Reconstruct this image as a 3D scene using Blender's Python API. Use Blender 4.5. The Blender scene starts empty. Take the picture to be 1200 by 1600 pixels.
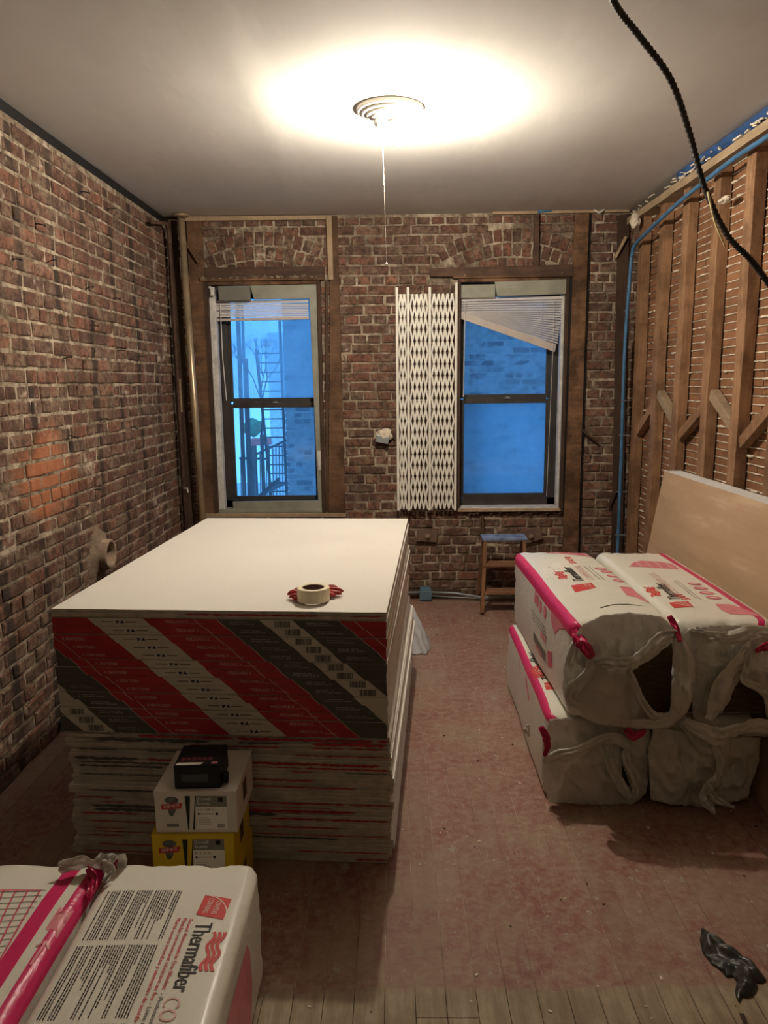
import bpy, bmesh, math, random
import numpy as np
from mathutils import Vector, Matrix, noise, geometry
random.seed(7)
PI = math.pi
SC = bpy.context.scene
COL = SC.collection

# ------------------------------------------------------------------ camera, sky, exposure
F_PX, PIT, YAW, ROLL, CH = 1175.0, 0.16933, -0.013957, 0.010643, 1.7736
def cam_axes():
    cy, sy, cp, sp, cr, sr = math.cos(YAW), math.sin(YAW), math.cos(PIT), math.sin(PIT), math.cos(ROLL), math.sin(ROLL)
    f = Vector((sy*cp, cy*cp, -sp)); u0 = Vector((sy*sp, cy*sp, cp)); r0 = Vector((cy, -sy, 0))
    return r0*cr-u0*sr, r0*sr+u0*cr, f
RX, UX, FX = cam_axes()
cd = bpy.data.cameras.new('camera'); cam = bpy.data.objects.new('camera', cd); COL.objects.link(cam)
cam.matrix_world = Matrix(((RX.x, UX.x, -FX.x, 0), (RX.y, UX.y, -FX.y, 0), (RX.z, UX.z, -FX.z, CH), (0, 0, 0, 1)))
cd.sensor_fit = 'VERTICAL'; cd.sensor_height = 24.0; cd.lens = 24.0*F_PX/1600.0; cd.clip_start = 0.02
SC.camera = cam
SC.view_settings.view_transform = 'Standard'; SC.view_settings.look = 'None'
SC.view_settings.exposure = 0.0; SC.view_settings.gamma = 1.0
try: SC.view_settings.use_curve_mapping = False
except Exception: pass
w = bpy.data.worlds.new('dusk_sky'); SC.world = w; w.use_nodes = True
wn = w.node_tree; bg = wn.nodes['Background']
bg.inputs[0].default_value = (0.12, 0.45, 1.0, 1); bg.inputs[1].default_value = 2.6
BULB_STRENGTH = 3100.0
BULB_COLOR = (1.0, 0.885, 0.73, 1)
# added fill light behind the camera, no such lamp is seen
hl = bpy.data.lights.new('rear_fill_light', 'AREA'); hl.shape = 'DISK'; hl.size = 0.5; hl.energy = 0.8; hl.color = (1.0, 0.84, 0.66)
hlo = bpy.data.objects.new('rear_fill_light', hl); COL.objects.link(hlo); hlo.location = (0.1, -0.6, 2.9)

def U(px, py, ax, val):
    """point of the room seen at a photograph pixel, on the plane ax = val"""
    d = FX + RX*((px-600)/F_PX) + UX*((800-py)/F_PX)
    o = Vector((0, 0, CH)); i = 'XYZ'.index(ax)
    return o + d*((val-o[i])/d[i])
def PJ(p):
    d = Vector(p)-Vector((0, 0, CH)); z = d.dot(FX)
    return 600+F_PX*d.dot(RX)/z, 800-F_PX*d.dot(UX)/z, z

# ------------------------------------------------------------------ mesh helpers
class MB:
    def __init__(s): s.v = []; s.f = []; s.m = []
    def add(s, vs, fs, mi=0):
        b = len(s.v); s.v += [tuple(v) for v in vs]
        for f in fs: s.f.append(tuple(b+i for i in f)); s.m.append(mi)
        return s
    def box(s, x0, x1, y0, y1, z0, z1, mi=0, M=None):
        vs = [Vector((x, y, z)) for x in (x0, x1) for y in (y0, y1) for z in (z0, z1)]
        if M: vs = [M @ v for v in vs]
        return s.add(vs, [(0, 1, 3, 2), (4, 6, 7, 5), (0, 4, 5, 1), (2, 3, 7, 6), (0, 2, 6, 4), (1, 5, 7, 3)], mi)
    def bar(s, a, b, w, t, mi=0, up=(0, 0, 1)):
        a = Vector(a); b = Vector(b); d = (b-a); L = d.length; d.normalize(); up = Vector(up)
        if abs(d.dot(up)) > .98: up = Vector((0, 1, 0))
        sd = d.cross(up).normalized(); u2 = sd.cross(d).normalized()
        M = Matrix(((d.x, sd.x, u2.x, a.x), (d.y, sd.y, u2.y, a.y), (d.z, sd.z, u2.z, a.z), (0, 0, 0, 1)))
        return s.box(0, L, -w/2, w/2, -t/2, t/2, mi, M)
    def tube(s, pts, r, n=10, mi=0, caps=True, rf=None):
        pts = [Vector(p) for p in pts]; rings = []; pn = None
        for i, p in enumerate(pts):
            t = (pts[min(i+1, len(pts)-1)]-pts[max(i-1, 0)]).normalized()
            if pn is None:
                a = Vector((0, 0, 1)) if abs(t.z) < .9 else Vector((1, 0, 0)); pn = t.cross(a).normalized()
            else: pn = (pn-t*pn.dot(t)).normalized()
            bn = t.cross(pn); rr = rf(i) if rf else (r[i] if isinstance(r, (list, tuple)) else r)
            rings.append([p+(pn*math.cos(2*PI*k/n)+bn*math.sin(2*PI*k/n))*rr for k in range(n)])
        vs = [v for R in rings for v in R]; fs = []
        for i in range(len(rings)-1):
            for k in range(n): fs.append((i*n+k, i*n+(k+1) % n, (i+1)*n+(k+1) % n, (i+1)*n+k))
        if caps: fs += [tuple(range(n-1, -1, -1)), tuple((len(rings)-1)*n+k for k in range(n))]
        return s.add(vs, fs, mi)
    def lathe(s, prof, n=32, M=None, mi=0, close=False):
        vs = []; M = M or Matrix()
        for r, z in prof:
            for k in range(n): vs.append(M @ Vector((r*math.cos(2*PI*k/n), r*math.sin(2*PI*k/n), z)))
        fs = []; m = len(prof)
        for i in range(m if close else m-1):
            j = (i+1) % m
            for k in range(n): fs.append((i*n+k, i*n+(k+1) % n, j*n+(k+1) % n, j*n+k))
        return s.add(vs, fs, mi)
    def grid(s, fn, nu, nv, mi=0):
        vs = [fn(i/nu, j/nv) for j in range(nv+1) for i in range(nu+1)]
        fs = [(j*(nu+1)+i, j*(nu+1)+i+1, (j+1)*(nu+1)+i+1, (j+1)*(nu+1)+i) for j in range(nv) for i in range(nu)]
        return s.add(vs, fs, mi)
    def mesh(s, name, mats, smooth=False):
        me = bpy.data.meshes.new(name); me.from_pydata(s.v, [], s.f)
        for m in (mats if isinstance(mats, (list, tuple)) else [mats]): me.materials.append(m)
        me.polygons.foreach_set('material_index', s.m)
        if smooth: me.polygons.foreach_set('use_smooth', [True]*len(s.f))
        me.update(); return me
    def build(s, name, mats, parent=None, smooth=False, bevel=0, solid=0, loc=None, fix=False):
        me = s.mesh(name, mats, smooth)
        if fix:
            b = bmesh.new(); b.from_mesh(me); bmesh.ops.recalc_face_normals(b, faces=b.faces); b.to_mesh(me); b.free()
        o = bpy.data.objects.new(name, me); COL.objects.link(o)
        if parent: o.parent = parent
        if loc: o.location = loc
        if bevel:
            md = o.modifiers.new('bevel', 'BEVEL'); md.width = bevel; md.segments = 2; md.limit_method = 'ANGLE'
        if solid:
            md = o.modifiers.new('solid', 'SOLIDIFY'); md.thickness = solid; md.offset = 0
        return o

def tag(o, label=None, cat=None, group=None, kind=None):
    if label: o['label'] = label
    if cat: o['category'] = cat
    if group: o['group'] = group
    if kind: o['kind'] = kind
    return o
def empty(name, label=None, cat=None, group=None, kind=None, loc=(0, 0, 0)):
    o = bpy.data.objects.new(name, None); COL.objects.link(o); o.location = loc; o.empty_display_size = .1
    return tag(o, label, cat, group, kind)
def inst(name, me, M, parent=None):
    o = bpy.data.objects.new(name, me); COL.objects.link(o)
    if parent: o.parent = parent
    o.matrix_local = M
    return o
def frame_M(o, x, y, z):
    return Matrix(((x[0], y[0], z[0], o[0]), (x[1], y[1], z[1], o[1]), (x[2], y[2], z[2], o[2]), (0, 0, 0, 1)))

# ------------------------------------------------------------------ materials
class N:
    def __init__(s, name):
        s.m = bpy.data.materials.new(name); s.m.use_nodes = True; s.t = s.m.node_tree
        s.p = s.t.nodes['Principled BSDF']; s._pos = None
    def n(s, ty, **kw):
        x = s.t.nodes.new(ty)
        for k, v in kw.items(): setattr(x, k, v)
        return x
    def l(s, a, b): s.t.links.new(a, b)
    def pos(s, obj=False):
        if obj: return s.n('ShaderNodeTexCoord').outputs['Object']
        if not s._pos: s._pos = s.n('ShaderNodeNewGeometry').outputs['Position']
        return s._pos
    def noise(s, scale, detail=4, rough=.6, vec=None, stretch=None, dist=0):
        v = vec or s.pos()
        if stretch:
            mp = s.n('ShaderNodeMapping'); mp.inputs['Scale'].default_value = stretch; s.l(v, mp.inputs[0]); v = mp.outputs[0]
        t = s.n('ShaderNodeTexNoise'); t.inputs['Scale'].default_value = scale; t.inputs['Detail'].default_value = detail
        t.inputs['Roughness'].default_value = rough; t.inputs['Distortion'].default_value = dist; s.l(v, t.inputs['Vector'])
        return t.outputs['Fac']
    def ramp(s, fac, stops, interp='LINEAR'):
        r = s.n('ShaderNodeValToRGB'); e = r.color_ramp.elements; r.color_ramp.interpolation = interp
        while len(e) < len(stops): e.new(.5)
        for i, (p, c) in enumerate(stops):
            e[i].position = p; e[i].color = (c, c, c, 1) if isinstance(c, (int, float)) else (*c[:3], 1)
        s.l(fac, r.inputs[0]); return r.outputs[0]
    def mix(s, fac, a, b, mode='MIX'):
        m = s.n('ShaderNodeMix', data_type='RGBA', blend_type=mode)
        for sock, v in ((m.inputs[0], fac), (m.inputs[6], a), (m.inputs[7], b)):
            if isinstance(v, (int, float)): sock.default_value = v
            elif isinstance(v, (tuple, list)): sock.default_value = (*v[:3], 1)
            else: s.l(v, sock)
        return m.outputs[2]
    def math(s, op, a, b=0.0, clamp=False):
        m = s.n('ShaderNodeMath', operation=op, use_clamp=clamp)
        for i, v in enumerate((a, b)):
            if isinstance(v, (int, float)): m.inputs[i].default_value = v
            else: s.l(v, m.inputs[i])
        return m.outputs[0]
    def color(s, c):
        if isinstance(c, (tuple, list)): s.p.inputs['Base Color'].default_value = (*c[:3], 1)
        else: s.l(c, s.p.inputs['Base Color'])
        return s
    def bump(s, h, strength=.3, dist=.01):
        b = s.n('ShaderNodeBump'); b.inputs['Strength'].default_value = strength; b.inputs['Distance'].default_value = dist
        s.l(h, b.inputs['Height']); s.l(b.outputs[0], s.p.inputs['Normal']); return s
    def rough(s, v, spec=None, metal=0):
        if isinstance(v, (int, float)): s.p.inputs['Roughness'].default_value = v
        else: s.l(v, s.p.inputs['Roughness'])
        if spec is not None: s.p.inputs['Specular IOR Level'].default_value = spec
        s.p.inputs['Metallic'].default_value = metal; return s

def simple(name, c, r=.6, spec=.3, metal=0, var=.25, sc=12, bump=.1, dist=.003, stretch=None):
    k = N(name); f = k.noise(sc, stretch=stretch)
    c2 = tuple(x*(1-var) for x in c); c3 = tuple(min(1, x*(1+var)) for x in c)
    k.color(k.ramp(f, [(.3, c2), (.7, c3)])).rough(r, spec, metal)
    if bump: k.bump(k.noise(sc*3, stretch=stretch), bump, dist)
    return k.m

def brick_mat(name, left):
    k = N(name)
    at = k.n('ShaderNodeAttribute', attribute_name='tone').outputs['Fac']
    oi = k.n('ShaderNodeObjectInfo').outputs['Random']
    t = k.math('FRACT', k.math('ADD', at, oi))
    base = k.ramp(t, [(0, (.095, .055, .040)), (.15, (.17, .080, .055)), (.3, (.15, .080, .057)), (.48, (.215, .100, .068)),
                      (.62, (.12, .072, .055)), (.78, (.185, .095, .066)), (.9, (.25, .118, .078)), (1, (.16, .10, .072))])
    n1 = k.noise(9, 5, .65)
    base = k.mix(1.0, base, k.ramp(k.noise(16, 6, .75), [(.36, (.52, .52, .52)), (.62, (1.25, 1.22, 1.2))]), 'MULTIPLY')
    col = k.mix(k.ramp(n1, [(.46, 0.0), (.62, .6)]), base, (.26, .20, .14))           # mortar dust on the faces
    col = k.mix(k.ramp(k.noise(34, 5, .7), [(.40, .75), (.52, 0.0)]), col, (.055, .036, .027))
    col = k.mix(k.ramp(k.noise(3.1, 4, .7), [(.62, 0.0), (.68, .75)]), col, k.ramp(k.noise(28, 5, .8), [(.45, (.30, .16, .11)), (.56, (.58, .52, .42))]))
    if left:
        sp = k.n('ShaderNodeSeparateXYZ'); k.l(k.pos(), sp.inputs[0])
        # soot lines left where furring strips once stood, 16 inches apart
        wv = k.math('SINE', k.math('MULTIPLY', k.math('ADD', sp.outputs[1], k.math('MULTIPLY', k.noise(2.0, 2), .10)), 2*PI/.40))
        dark = k.math('MULTIPLY', k.ramp(wv, [(.80, 0.0), (.94, 1.0)]), k.ramp(k.noise(2.4, 3), [(.40, .35), (.54, .95)]))
        col = k.mix(dark, col, (.045, .032, .025))
        # a patch of fresher orange brick
        wy = k.math('SUBTRACT', sp.outputs[1], 3.75); wz = k.math('SUBTRACT', sp.outputs[2], 1.32)
        dd = k.math('SQRT', k.math('ADD', k.math('MULTIPLY', wy, k.math('MULTIPLY', wy, .6)), k.math('MULTIPLY', wz, wz)))
        pt = k.ramp(k.math('ADD', dd, k.math('MULTIPLY', k.noise(5, 3), .25)), [(.26, .7), (.40, 0.0)])
        col = k.mix(pt, col, (.46, .17, .08))
    k.color(col).rough(.9, .2)
    k.bump(k.noise(55, 6, .7), .7, .006)
    return k.m
def mortar_mat():
    k = N('lime_mortar')
    c = k.ramp(k.noise(14, 6, .7), [(.38, (.13, .10, .07)), (.5, (.36, .29, .21)), (.62, (.56, .48, .37))])
    c = k.mix(k.ramp(k.noise(3, 4, .7), [(.42, .6), (.56, 0)]), c, (.12, .085, .06))
    k.color(c).rough(.95, .1); k.bump(k.noise(60, 6, .75), .9, .008); return k.m
def wood_mat(name, a, b, axis='z', r=.75, sc=6, dark=.5):
    k = N(name); st = {'x': (.06, 1, 1), 'y': (1, .06, 1), 'z': (1, 1, .06)}[axis]
    g = k.noise(sc*9, 5, .65, stretch=st, dist=.6)
    c = k.ramp(g, [(.3, a), (.7, b)])
    oi = k.n('ShaderNodeObjectInfo').outputs['Random']
    c = k.mix(k.math('MULTIPLY', oi, .45), c, tuple(x*.55 for x in a))
    c = k.mix(k.ramp(k.noise(5, 5, .7), [(.38, dark), (.58, 0)]), c, tuple(x*.35 for x in a))
    k.color(c).rough(r, .25); k.bump(g, .35, .003); return k.m

M_brick_l = brick_mat('old_brick_left', True); M_brick_b = brick_mat('old_brick_back', False); M_mortar = mortar_mat()
M_stud = wood_mat('stud_pine', (.26, .135, .068), (.42, .245, .135), 'z', dark=.6)
M_lath = wood_mat('lath_wood', (.25, .115, .055), (.37, .185, .095), 'y', dark=.45)
M_plate = wood_mat('plate_wood', (.42, .30, .18), (.62, .48, .32), 'y', dark=.3)
M_dkwood = wood_mat('dark_old_wood', (.065, .038, .025), (.13, .075, .045), 'z', dark=.5)
M_lintel = wood_mat('lintel_wood', (.075, .045, .03), (.16, .09, .06), 'x', dark=.5)
M_fur = wood_mat('furring_wood', (.15, .080, .042), (.30, .165, .088), 'x', sc=4, dark=.85)
M_ltwood = wood_mat('light_batten_wood', (.40, .28, .17), (.56, .42, .27), 'z', dark=.35)
M_block = wood_mat('block_wood', (.36, .25, .15), (.54, .42, .29), 'y', dark=.3)
M_ladder = wood_mat('ladder_wood', (.22, .105, .055), (.33, .17, .09), 'z', dark=.3)
M_cream = simple('plaster_cream', (.72, .63, .50), .9, .1, sc=30, bump=.6, dist=.01)
M_blueplaster = simple('blue_painted_plaster', (.028, .075, .20), .8, .3, sc=10, bump=.5, dist=.01)
M_conduit = simple('blue_plastic_conduit', (.06, .17, .32), .38, .5, sc=20, bump=.05)
M_black = simple('black', (.012, .012, .012), .55, .3, bump=0)
M_bronze = simple('bronze_anodized_frame', (.040, .036, .032), .45, .5, var=.3, sc=9, bump=.05)
M_graypaint = simple('gray_green_paint', (.28, .275, .22), .45, .4, var=.18, sc=7, bump=.25, dist=.004)
M_graydark = simple('gray_green_paint_dark', (.17, .165, .14), .5, .35, var=.15, sc=7, bump=.25, dist=.004)  # darker copy of the gray green paint
M_whitepaint = simple('peeling_white_paint', (.62, .60, .56), .5, .4, var=.22, sc=16, bump=.8, dist=.01)
M_blind = simple('blind_slat_white', (.66, .63, .62), .4, .4, var=.06, bump=0)
M_blindbar = simple('blind_rail', (.52, .46, .42), .45, .4, var=.08, bump=0)
M_gate = simple('gate_white_paint', (.80, .77, .68), .4, .4, var=.1, bump=.1)
M_brass = simple('painted_riser_metal', (.48, .38, .24), .36, .6, metal=.6, var=.25, sc=5, bump=.1)
M_rust = simple('rusty_iron', (.095, .052, .036), .8, .3, metal=.2, var=.45, sc=25, bump=.5)
M_whiteenamel = simple('lamp_white_enamel', (.75, .72, .66), .35, .5, var=.04, bump=0)
M_steel = simple('galvanised_steel', (.30, .33, .34), .45, .5, metal=.5, var=.2, bump=.1)
M_boxblue = simple('blue_gray_box', (.10, .17, .22), .5, .4, var=.2, bump=.1)
M_terracotta = simple('clay_thimble', (.33, .24, .17), .85, .2, var=.3, sc=20, bump=.6)
M_gyp = simple('gypsum_end', (.44, .39, .32), .9, .1, var=.22, sc=18, bump=.5, dist=.004)
M_chain = simple('bead_chain', (.70, .66, .58), .35, .5, metal=.5, bump=0)
M_cable = simple('old_armoured_cable', (.022, .018, .014), .6, .35, var=.4, sc=40, bump=.3)
M_wire = simple('yellow_wire', (.68, .58, .30), .5, .3, bump=0)
def paper_face():
    k = N('drywall_face_paper')
    c = k.mix(k.ramp(k.noise(2.2, 4), [(.35, 0), (.7, .35)]), (.74, .705, .64), (.67, .63, .56))
    c = k.mix(k.ramp(k.noise(26, 2, .5), [(.745, 0), (.78, .35)]), c, (.45, .38, .3))
    k.color(c).rough(.75, .25); k.bump(k.noise(300, 2), .05, .001); return k.m
M_paper = paper_face()
M_side = simple('drywall_long_edge_paper', (.60, .53, .43), .8, .2, var=.15, sc=9, bump=.1, stretch=(1, .2, 3))
def back_paper():
    k = N('drywall_back_paper_tan'); 
    f = k.noise(5, 5, .6, stretch=(1, .25, 1.8))
    c = k.ramp(f, [(.3, (.40, .265, .16)), (.6, (.47, .32, .20)), (.72, (.56, .41, .28))])
    k.color(c).rough(.8, .25); return k.m
M_back = back_paper()
M_red = simple('tape_red', (.34, .016, .022), .55, .4, var=.1, bump=0)
M_dkgray = simple('tape_dark_gray', (.075, .075, .062), .6, .3, var=.12, bump=0)
M_ltgray = simple('tape_light_gray', (.50, .46, .38), .6, .3, var=.06, bump=0)
M_txtpale = simple('tape_text_pale', (.52, .36, .32), .6, .3, bump=0)
M_txtgray = simple('tape_text_gray', (.26, .25, .22), .6, .3, bump=0)
M_navy = simple('tape_navy', (.02, .028, .08), .6, .3, bump=0)
def plastic_mat(name, c, wr=.5, tr=.0, rough=.33, ribs=False):
    k = N(name)
    f = k.noise(6, 4)
    k.color(k.mix(f, tuple(x*.93 for x in c), tuple(min(1, x*1.05) for x in c))).rough(rough, .5)
    h = k.noise(9, 5, .55, dist=1.2)
    h2 = k.noise(30, 3, .5, stretch=(1, .15, 1) if not ribs else (1, 6, .25))
    k.bump(k.math('ADD', h, k.math('MULTIPLY', h2, .35 if not ribs else .6)), wr, .012)
    if tr:
        k.p.inputs['Subsurface Weight'].default_value = 0
        tl = k.n('ShaderNodeBsdfTranslucent'); tl.inputs[0].default_value = (*[x*.9 for x in c], 1)
        mx = k.n('ShaderNodeMixShader'); mx.inputs[0].default_value = tr
        out = k.t.nodes['Material Output']; k.l(k.p.outputs[0], mx.inputs[1]); k.l(tl.outputs[0], mx.inputs[2]); k.l(mx.outputs[0], out.inputs[0])
    return k.m
M_plas = plastic_mat('white_bag_film', (.74, .715, .62), .28)
M_plas_rib = plastic_mat('white_bag_film_ribbed', (.70, .67, .585), .45, ribs=True)
M_film = plastic_mat('torn_bag_film', (.80, .77, .70), 1.0, tr=.42, rough=.22)
M_pink = plastic_mat('magenta_print', (.60, .018, .12), .4)
M_pinkfilm = plastic_mat('magenta_film_crumpled', (.50, .012, .075), .8, rough=.25)
M_prt_pink = simple('print_pink_pale', (.66, .22, .25), .4, .4, var=.1, bump=0)
M_prt_rose = simple('print_rose', (.58, .10, .16), .4, .4, var=.1, bump=0)
M_prt_faint = simple('print_pink_faint', (.68, .42, .38), .4, .4, var=.05, bump=0)
M_prt_red = simple('print_red', (.58, .055, .05), .4, .45, var=.05, bump=0)
M_prt_black = simple('print_black', (.03, .028, .025), .35, .45, var=.05, bump=0)
M_prt_gray = simple('print_gray', (.16, .14, .12), .45, .4, var=.05, bump=0)
M_prt_white = simple('print_white', (.78, .74, .66), .4, .4, var=.03, bump=0)
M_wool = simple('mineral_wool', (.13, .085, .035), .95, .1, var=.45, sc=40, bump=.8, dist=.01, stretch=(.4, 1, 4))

# ------------------------------------------------------------------ ROOM dimensions
XL, XS, XLATH, YB, ZC = -1.745, 1.844, 1.915, 6.10, 3.06
YN = -1.6

# floor planks
def floor_mat():
    k = N('worn_painted_floor')
    sp = k.n('ShaderNodeSeparateXYZ'); k.l(k.pos(), sp.inputs[0])
    oi = k.n('ShaderNodeObjectInfo').outputs['Random']
    n_small = k.noise(26, 7, .72); n_mid = k.noise(3.2, 5, .65)
    paint = k.ramp(n_mid, [(.38, (.21, .078, .060)), (.5, (.25, .118, .09)), (.60, (.27, .18, .12))])
    paint = k.mix(k.ramp(n_small, [(.42, 0), (.64, .8)]), paint, (.36, .27, .20))
    paint = k.mix(k.ramp(k.noise(120, 3, .7, stretch=(1, .12, 1)), [(.63, 0), (.72, .7)]), paint, (.52, .42, .33))
    paint = k.mix(k.ramp(k.noise(12, 3, .6), [(.66, 0), (.70, .6)]), paint, (.36, .38, .29))
    bare = k.ramp(k.noise(30, 6, .7, stretch=(1, .12, 1)), [(.4, (.25, .19, .12)), (.6, (.40, .32, .21))])
    bare = k.mix(k.ramp(n_mid, [(.42, .5), (.58, 0)]), bare, (.15, .10, .06))
    edge = k.math('ADD', sp.outputs[1], k.math('MULTIPLY', k.math('SUBTRACT', k.noise(9, 5, .7), .5), .11))
    edge = k.math('ADD', edge, k.math('MULTIPLY', sp.outputs[0], -.02))
    c = k.mix(k.ramp(k.math('SUBTRACT', edge, 1.45), [(.50, 0), (.515, 1)]), bare, paint)
    c = k.mix(k.math('MULTIPLY', oi, .22), c, (.15, .09, .06))
    k.color(c).rough(k.ramp(n_small, [(.3, .5), (.7, .8)]), .35)
    k.bump(n_small, .25, .004); return k.m
M_floor = floor_mat()
def joint_mat():
    k = N('joint_dust'); sp = k.n('ShaderNodeSeparateXYZ'); k.l(k.pos(), sp.inputs[0])
    f = k.ramp(k.math('SUBTRACT', sp.outputs[1], 1.45), [(.49, 0), (.52, 1)])
    k.color(k.mix(f, (.03, .022, .015), k.ramp(k.noise(5, 4), [(.4, (.22, .15, .11)), (.58, (.56, .45, .36))]))).rough(.95, .1); return k.m
floor = MB().box(XL-.3, XLATH+.3, YN, YB+.3, -.12, -.0024).build('floor', joint_mat()); tag(floor, kind='structure')
PW = .0895
me_pl = {}
x = XL-.04; ci = 0
while x < XLATH+.05:
    cuts = [YN, random.uniform(.2, 1.5), random.uniform(2.6, 5.2), YB+.05]
    if abs(x-.11) < .05 or abs(x-.2) < .05: cuts[1] = 1.86
    for a, b in zip(cuts, cuts[1:]):
        if b < .6: continue
        m = MB(); g = .0008; w_ = PW/2-g; h = random.uniform(-.0006, .0004); c = .0008
        vs = []
        for yy in (a+g, b-g):
            vs += [(-w_, yy, -.0023), (-w_, yy, h-c), (-w_+c, yy, h), (w_-c, yy, h), (w_, yy, h-c), (w_, yy, -.0023)]
        m.add(vs, [(i, i+1, i+7, i+6) for i in range(5)]+[(5, 4, 3, 2, 1, 0), (6, 7, 8, 9, 10, 11)])
        o = m.build('floor_plank', M_floor, floor, fix=True); o.location = (x, 0, 0)
    x += PW; ci += 1

# brick walls --------------------------------------------------------
def brick_variants():
    out = []
    for i in range(7):
        rnd = random.Random(i); m = MB(); c = .045; vs = []
        def j(s=.02): return rnd.uniform(-s, s)
        back = [(-.5, -.5, -1), (.5, -.5, -1), (.5, .5, -1), (-.5, .5, -1)]
        mid = [(-.5+j(), -.5+j(.05), -.25), (0, -.5+j(.04), -.25), (.5+j(), -.5+j(.05), -.25), (.5+j(), .5+j(.05), -.25), (0, .5+j(.04), -.25), (-.5+j(), .5+j(.05), -.25)]
        fr = [(-.5+c, -.5+.12+j(.04), j(.12)), (0, -.5+.1+j(.04), j(.1)), (.5-c, -.5+.12+j(.04), j(.12)), (.5-c, .5-.12+j(.04), j(.12)), (0, .5-.1+j(.04), j(.1)), (-.5+c, .5-.12+j(.04), j(.12))]
        vs = mid+fr+back
        fs = [(i_, (i_+1) % 6, 6+(i_+1) % 6, 6+i_) for i_ in range(6)]+[(6, 7, 10, 11), (7, 8, 9, 10)]
        fs += [(12, 13, 2, 1, 0), (13, 14, 3, 2), (14, 15, 5, 4, 3), (15, 12, 0, 5)]
        m.add(vs, fs); out.append(m)
    return out
BV = brick_variants()
def lay_courses(u0, u1, v1, skip, seed, course=.0745):
    rnd = random.Random(seed); out = []; v = 0.0; r = 0
    while v < v1-.02:
        hd = (r % 6 == 4) or rnd.random() < .12; u = u0-rnd.uniform(0, .2)-(0 if r % 2 else .1)
        while u < u1:
            L = .098 if hd else (.205 if rnd.random() > .10 else .1)
            a, b = max(u, u0), min(u+L, u1)
            for (s0, s1, t0, t1) in skip:
                if t0 < v+.037 < t1 and a < s1 and b > s0:
                    if a < s0: b = min(b, s0)
                    elif b > s1: a = max(a, s1)
                    else: b = a
            if b-a > .03:
                hh = .062
                if v+hh > v1: hh = v1-v
                out.append(((a+b)/2, v+hh/2+.004+rnd.uniform(-.0025, .0025), b-a-.002+rnd.uniform(-.003, .002), hh+rnd.uniform(-.003, .002), rnd.uniform(-.02, .02)))
            u += L+.012+rnd.uniform(-.002, .003)
        v += course; r += 1
    return out
def place_bricks(wall, bricks, o, ux, uv, un, mat, hide, maxn=300, dep=.024, seed=1):
    """bricks: (u, v, width, height, rotation) in the wall plane; the largest seen ones are objects, the rest one mesh"""
    rnd = random.Random(seed)
    meshes = [m.mesh('brick', mat) for m in BV]
    o = Vector(o); ux = Vector(ux); uv = Vector(uv); un = Vector(un); items = []
    for b in bricks:
        u, v, bw, bh, rt = b
        c = o+ux*u+uv*v; P = PJ(c); size = 0
        if P[2] > .5 and 0 <= P[0] <= 1200 and 0 <= P[1] <= 1600 and not any(h(P[0], P[1]) for h in hide):
            q = [PJ(c+ux*(su*bw/2)+uv*(sv*bh/2)) for su, sv in ((-1, -1), (1, -1), (1, 1), (-1, 1))]
            size = abs(sum(q[i][0]*q[(i+1) % 4][1]-q[(i+1) % 4][0]*q[i][1] for i in range(4)))/2
        items.append((size, b))
    items.sort(key=lambda t: -t[0])
    V = []; Fc = []; T = []
    for i, (size, (u, v, bw, bh, rt)) in enumerate(items):
        pr = rnd.uniform(-.005, .005); cs, sn = math.cos(rt), math.sin(rt)
        ax = (ux*cs+uv*sn); ay = (uv*cs-ux*sn); c = o+ux*u+uv*v+un*pr
        M = frame_M(c, ax*bw, ay*bh, un*dep)
        k = rnd.randrange(7)
        if i < maxn and size > 0: inst('brick', meshes[k], M, wall)
        else:
            b0 = len(V); tone = rnd.random()
            V += [tuple(M @ Vector(p)) for p in BV[k].v]; T += [tone]*len(BV[k].v)
            Fc += [tuple(b0+q for q in f) for f in BV[k].f]
    me = bpy.data.meshes.new('brick_field'); me.from_pydata(V, [], Fc); me.materials.append(mat)
    a = me.attributes.new('tone', 'FLOAT', 'POINT'); a.data.foreach_set('value', T)
    ob = bpy.data.objects.new('brick_field', me); COL.objects.link(ob); ob.parent = wall; ob['kind'] = 'stuff'

def in_poly(poly):
    def f(x, y):
        c = False; n = len(poly)
        for i in range(n):
            x1, y1 = poly[i]; x2, y2 = poly[(i+1) % n]
            if (y1 > y) != (y2 > y) and x < (x2-x1)*(y-y1)/(y2-y1)+x1: c = not c
        return c
    return f
hide_stack = in_poly([(80, 948), (325, 809), (636, 811), (640, 1350), (80, 1350)])
# left wall: u = +Y, v = Z, n = +X
wl = MB().box(XL-.35, XL-.009, YN, YB+.35, -.1, 3.002).build('wall_left', M_mortar); tag(wl, kind='structure')
HOLE_Y, HOLE_Z = 4.31, .80
bl = lay_courses(2.35, 6.09, 2.996, [(HOLE_Y-.10, HOLE_Y+.10, HOLE_Z-.12, HOLE_Z+.12)], 3)
place_bricks(wl, bl, (XL-.002, 0, .0), (0, 1, 0), (0, 0, 1), (1, 0, 0), M_brick_l, [hide_stack], seed=5)
# black strip standing in for the shade in the gap between brick top and ceiling
tl_ = MB().box(XL-.34, XL-.014, YN, YB, 3.003, ZC-.002).build('ceiling_gap_shade', M_black); tag(tl_, kind='structure')
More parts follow.
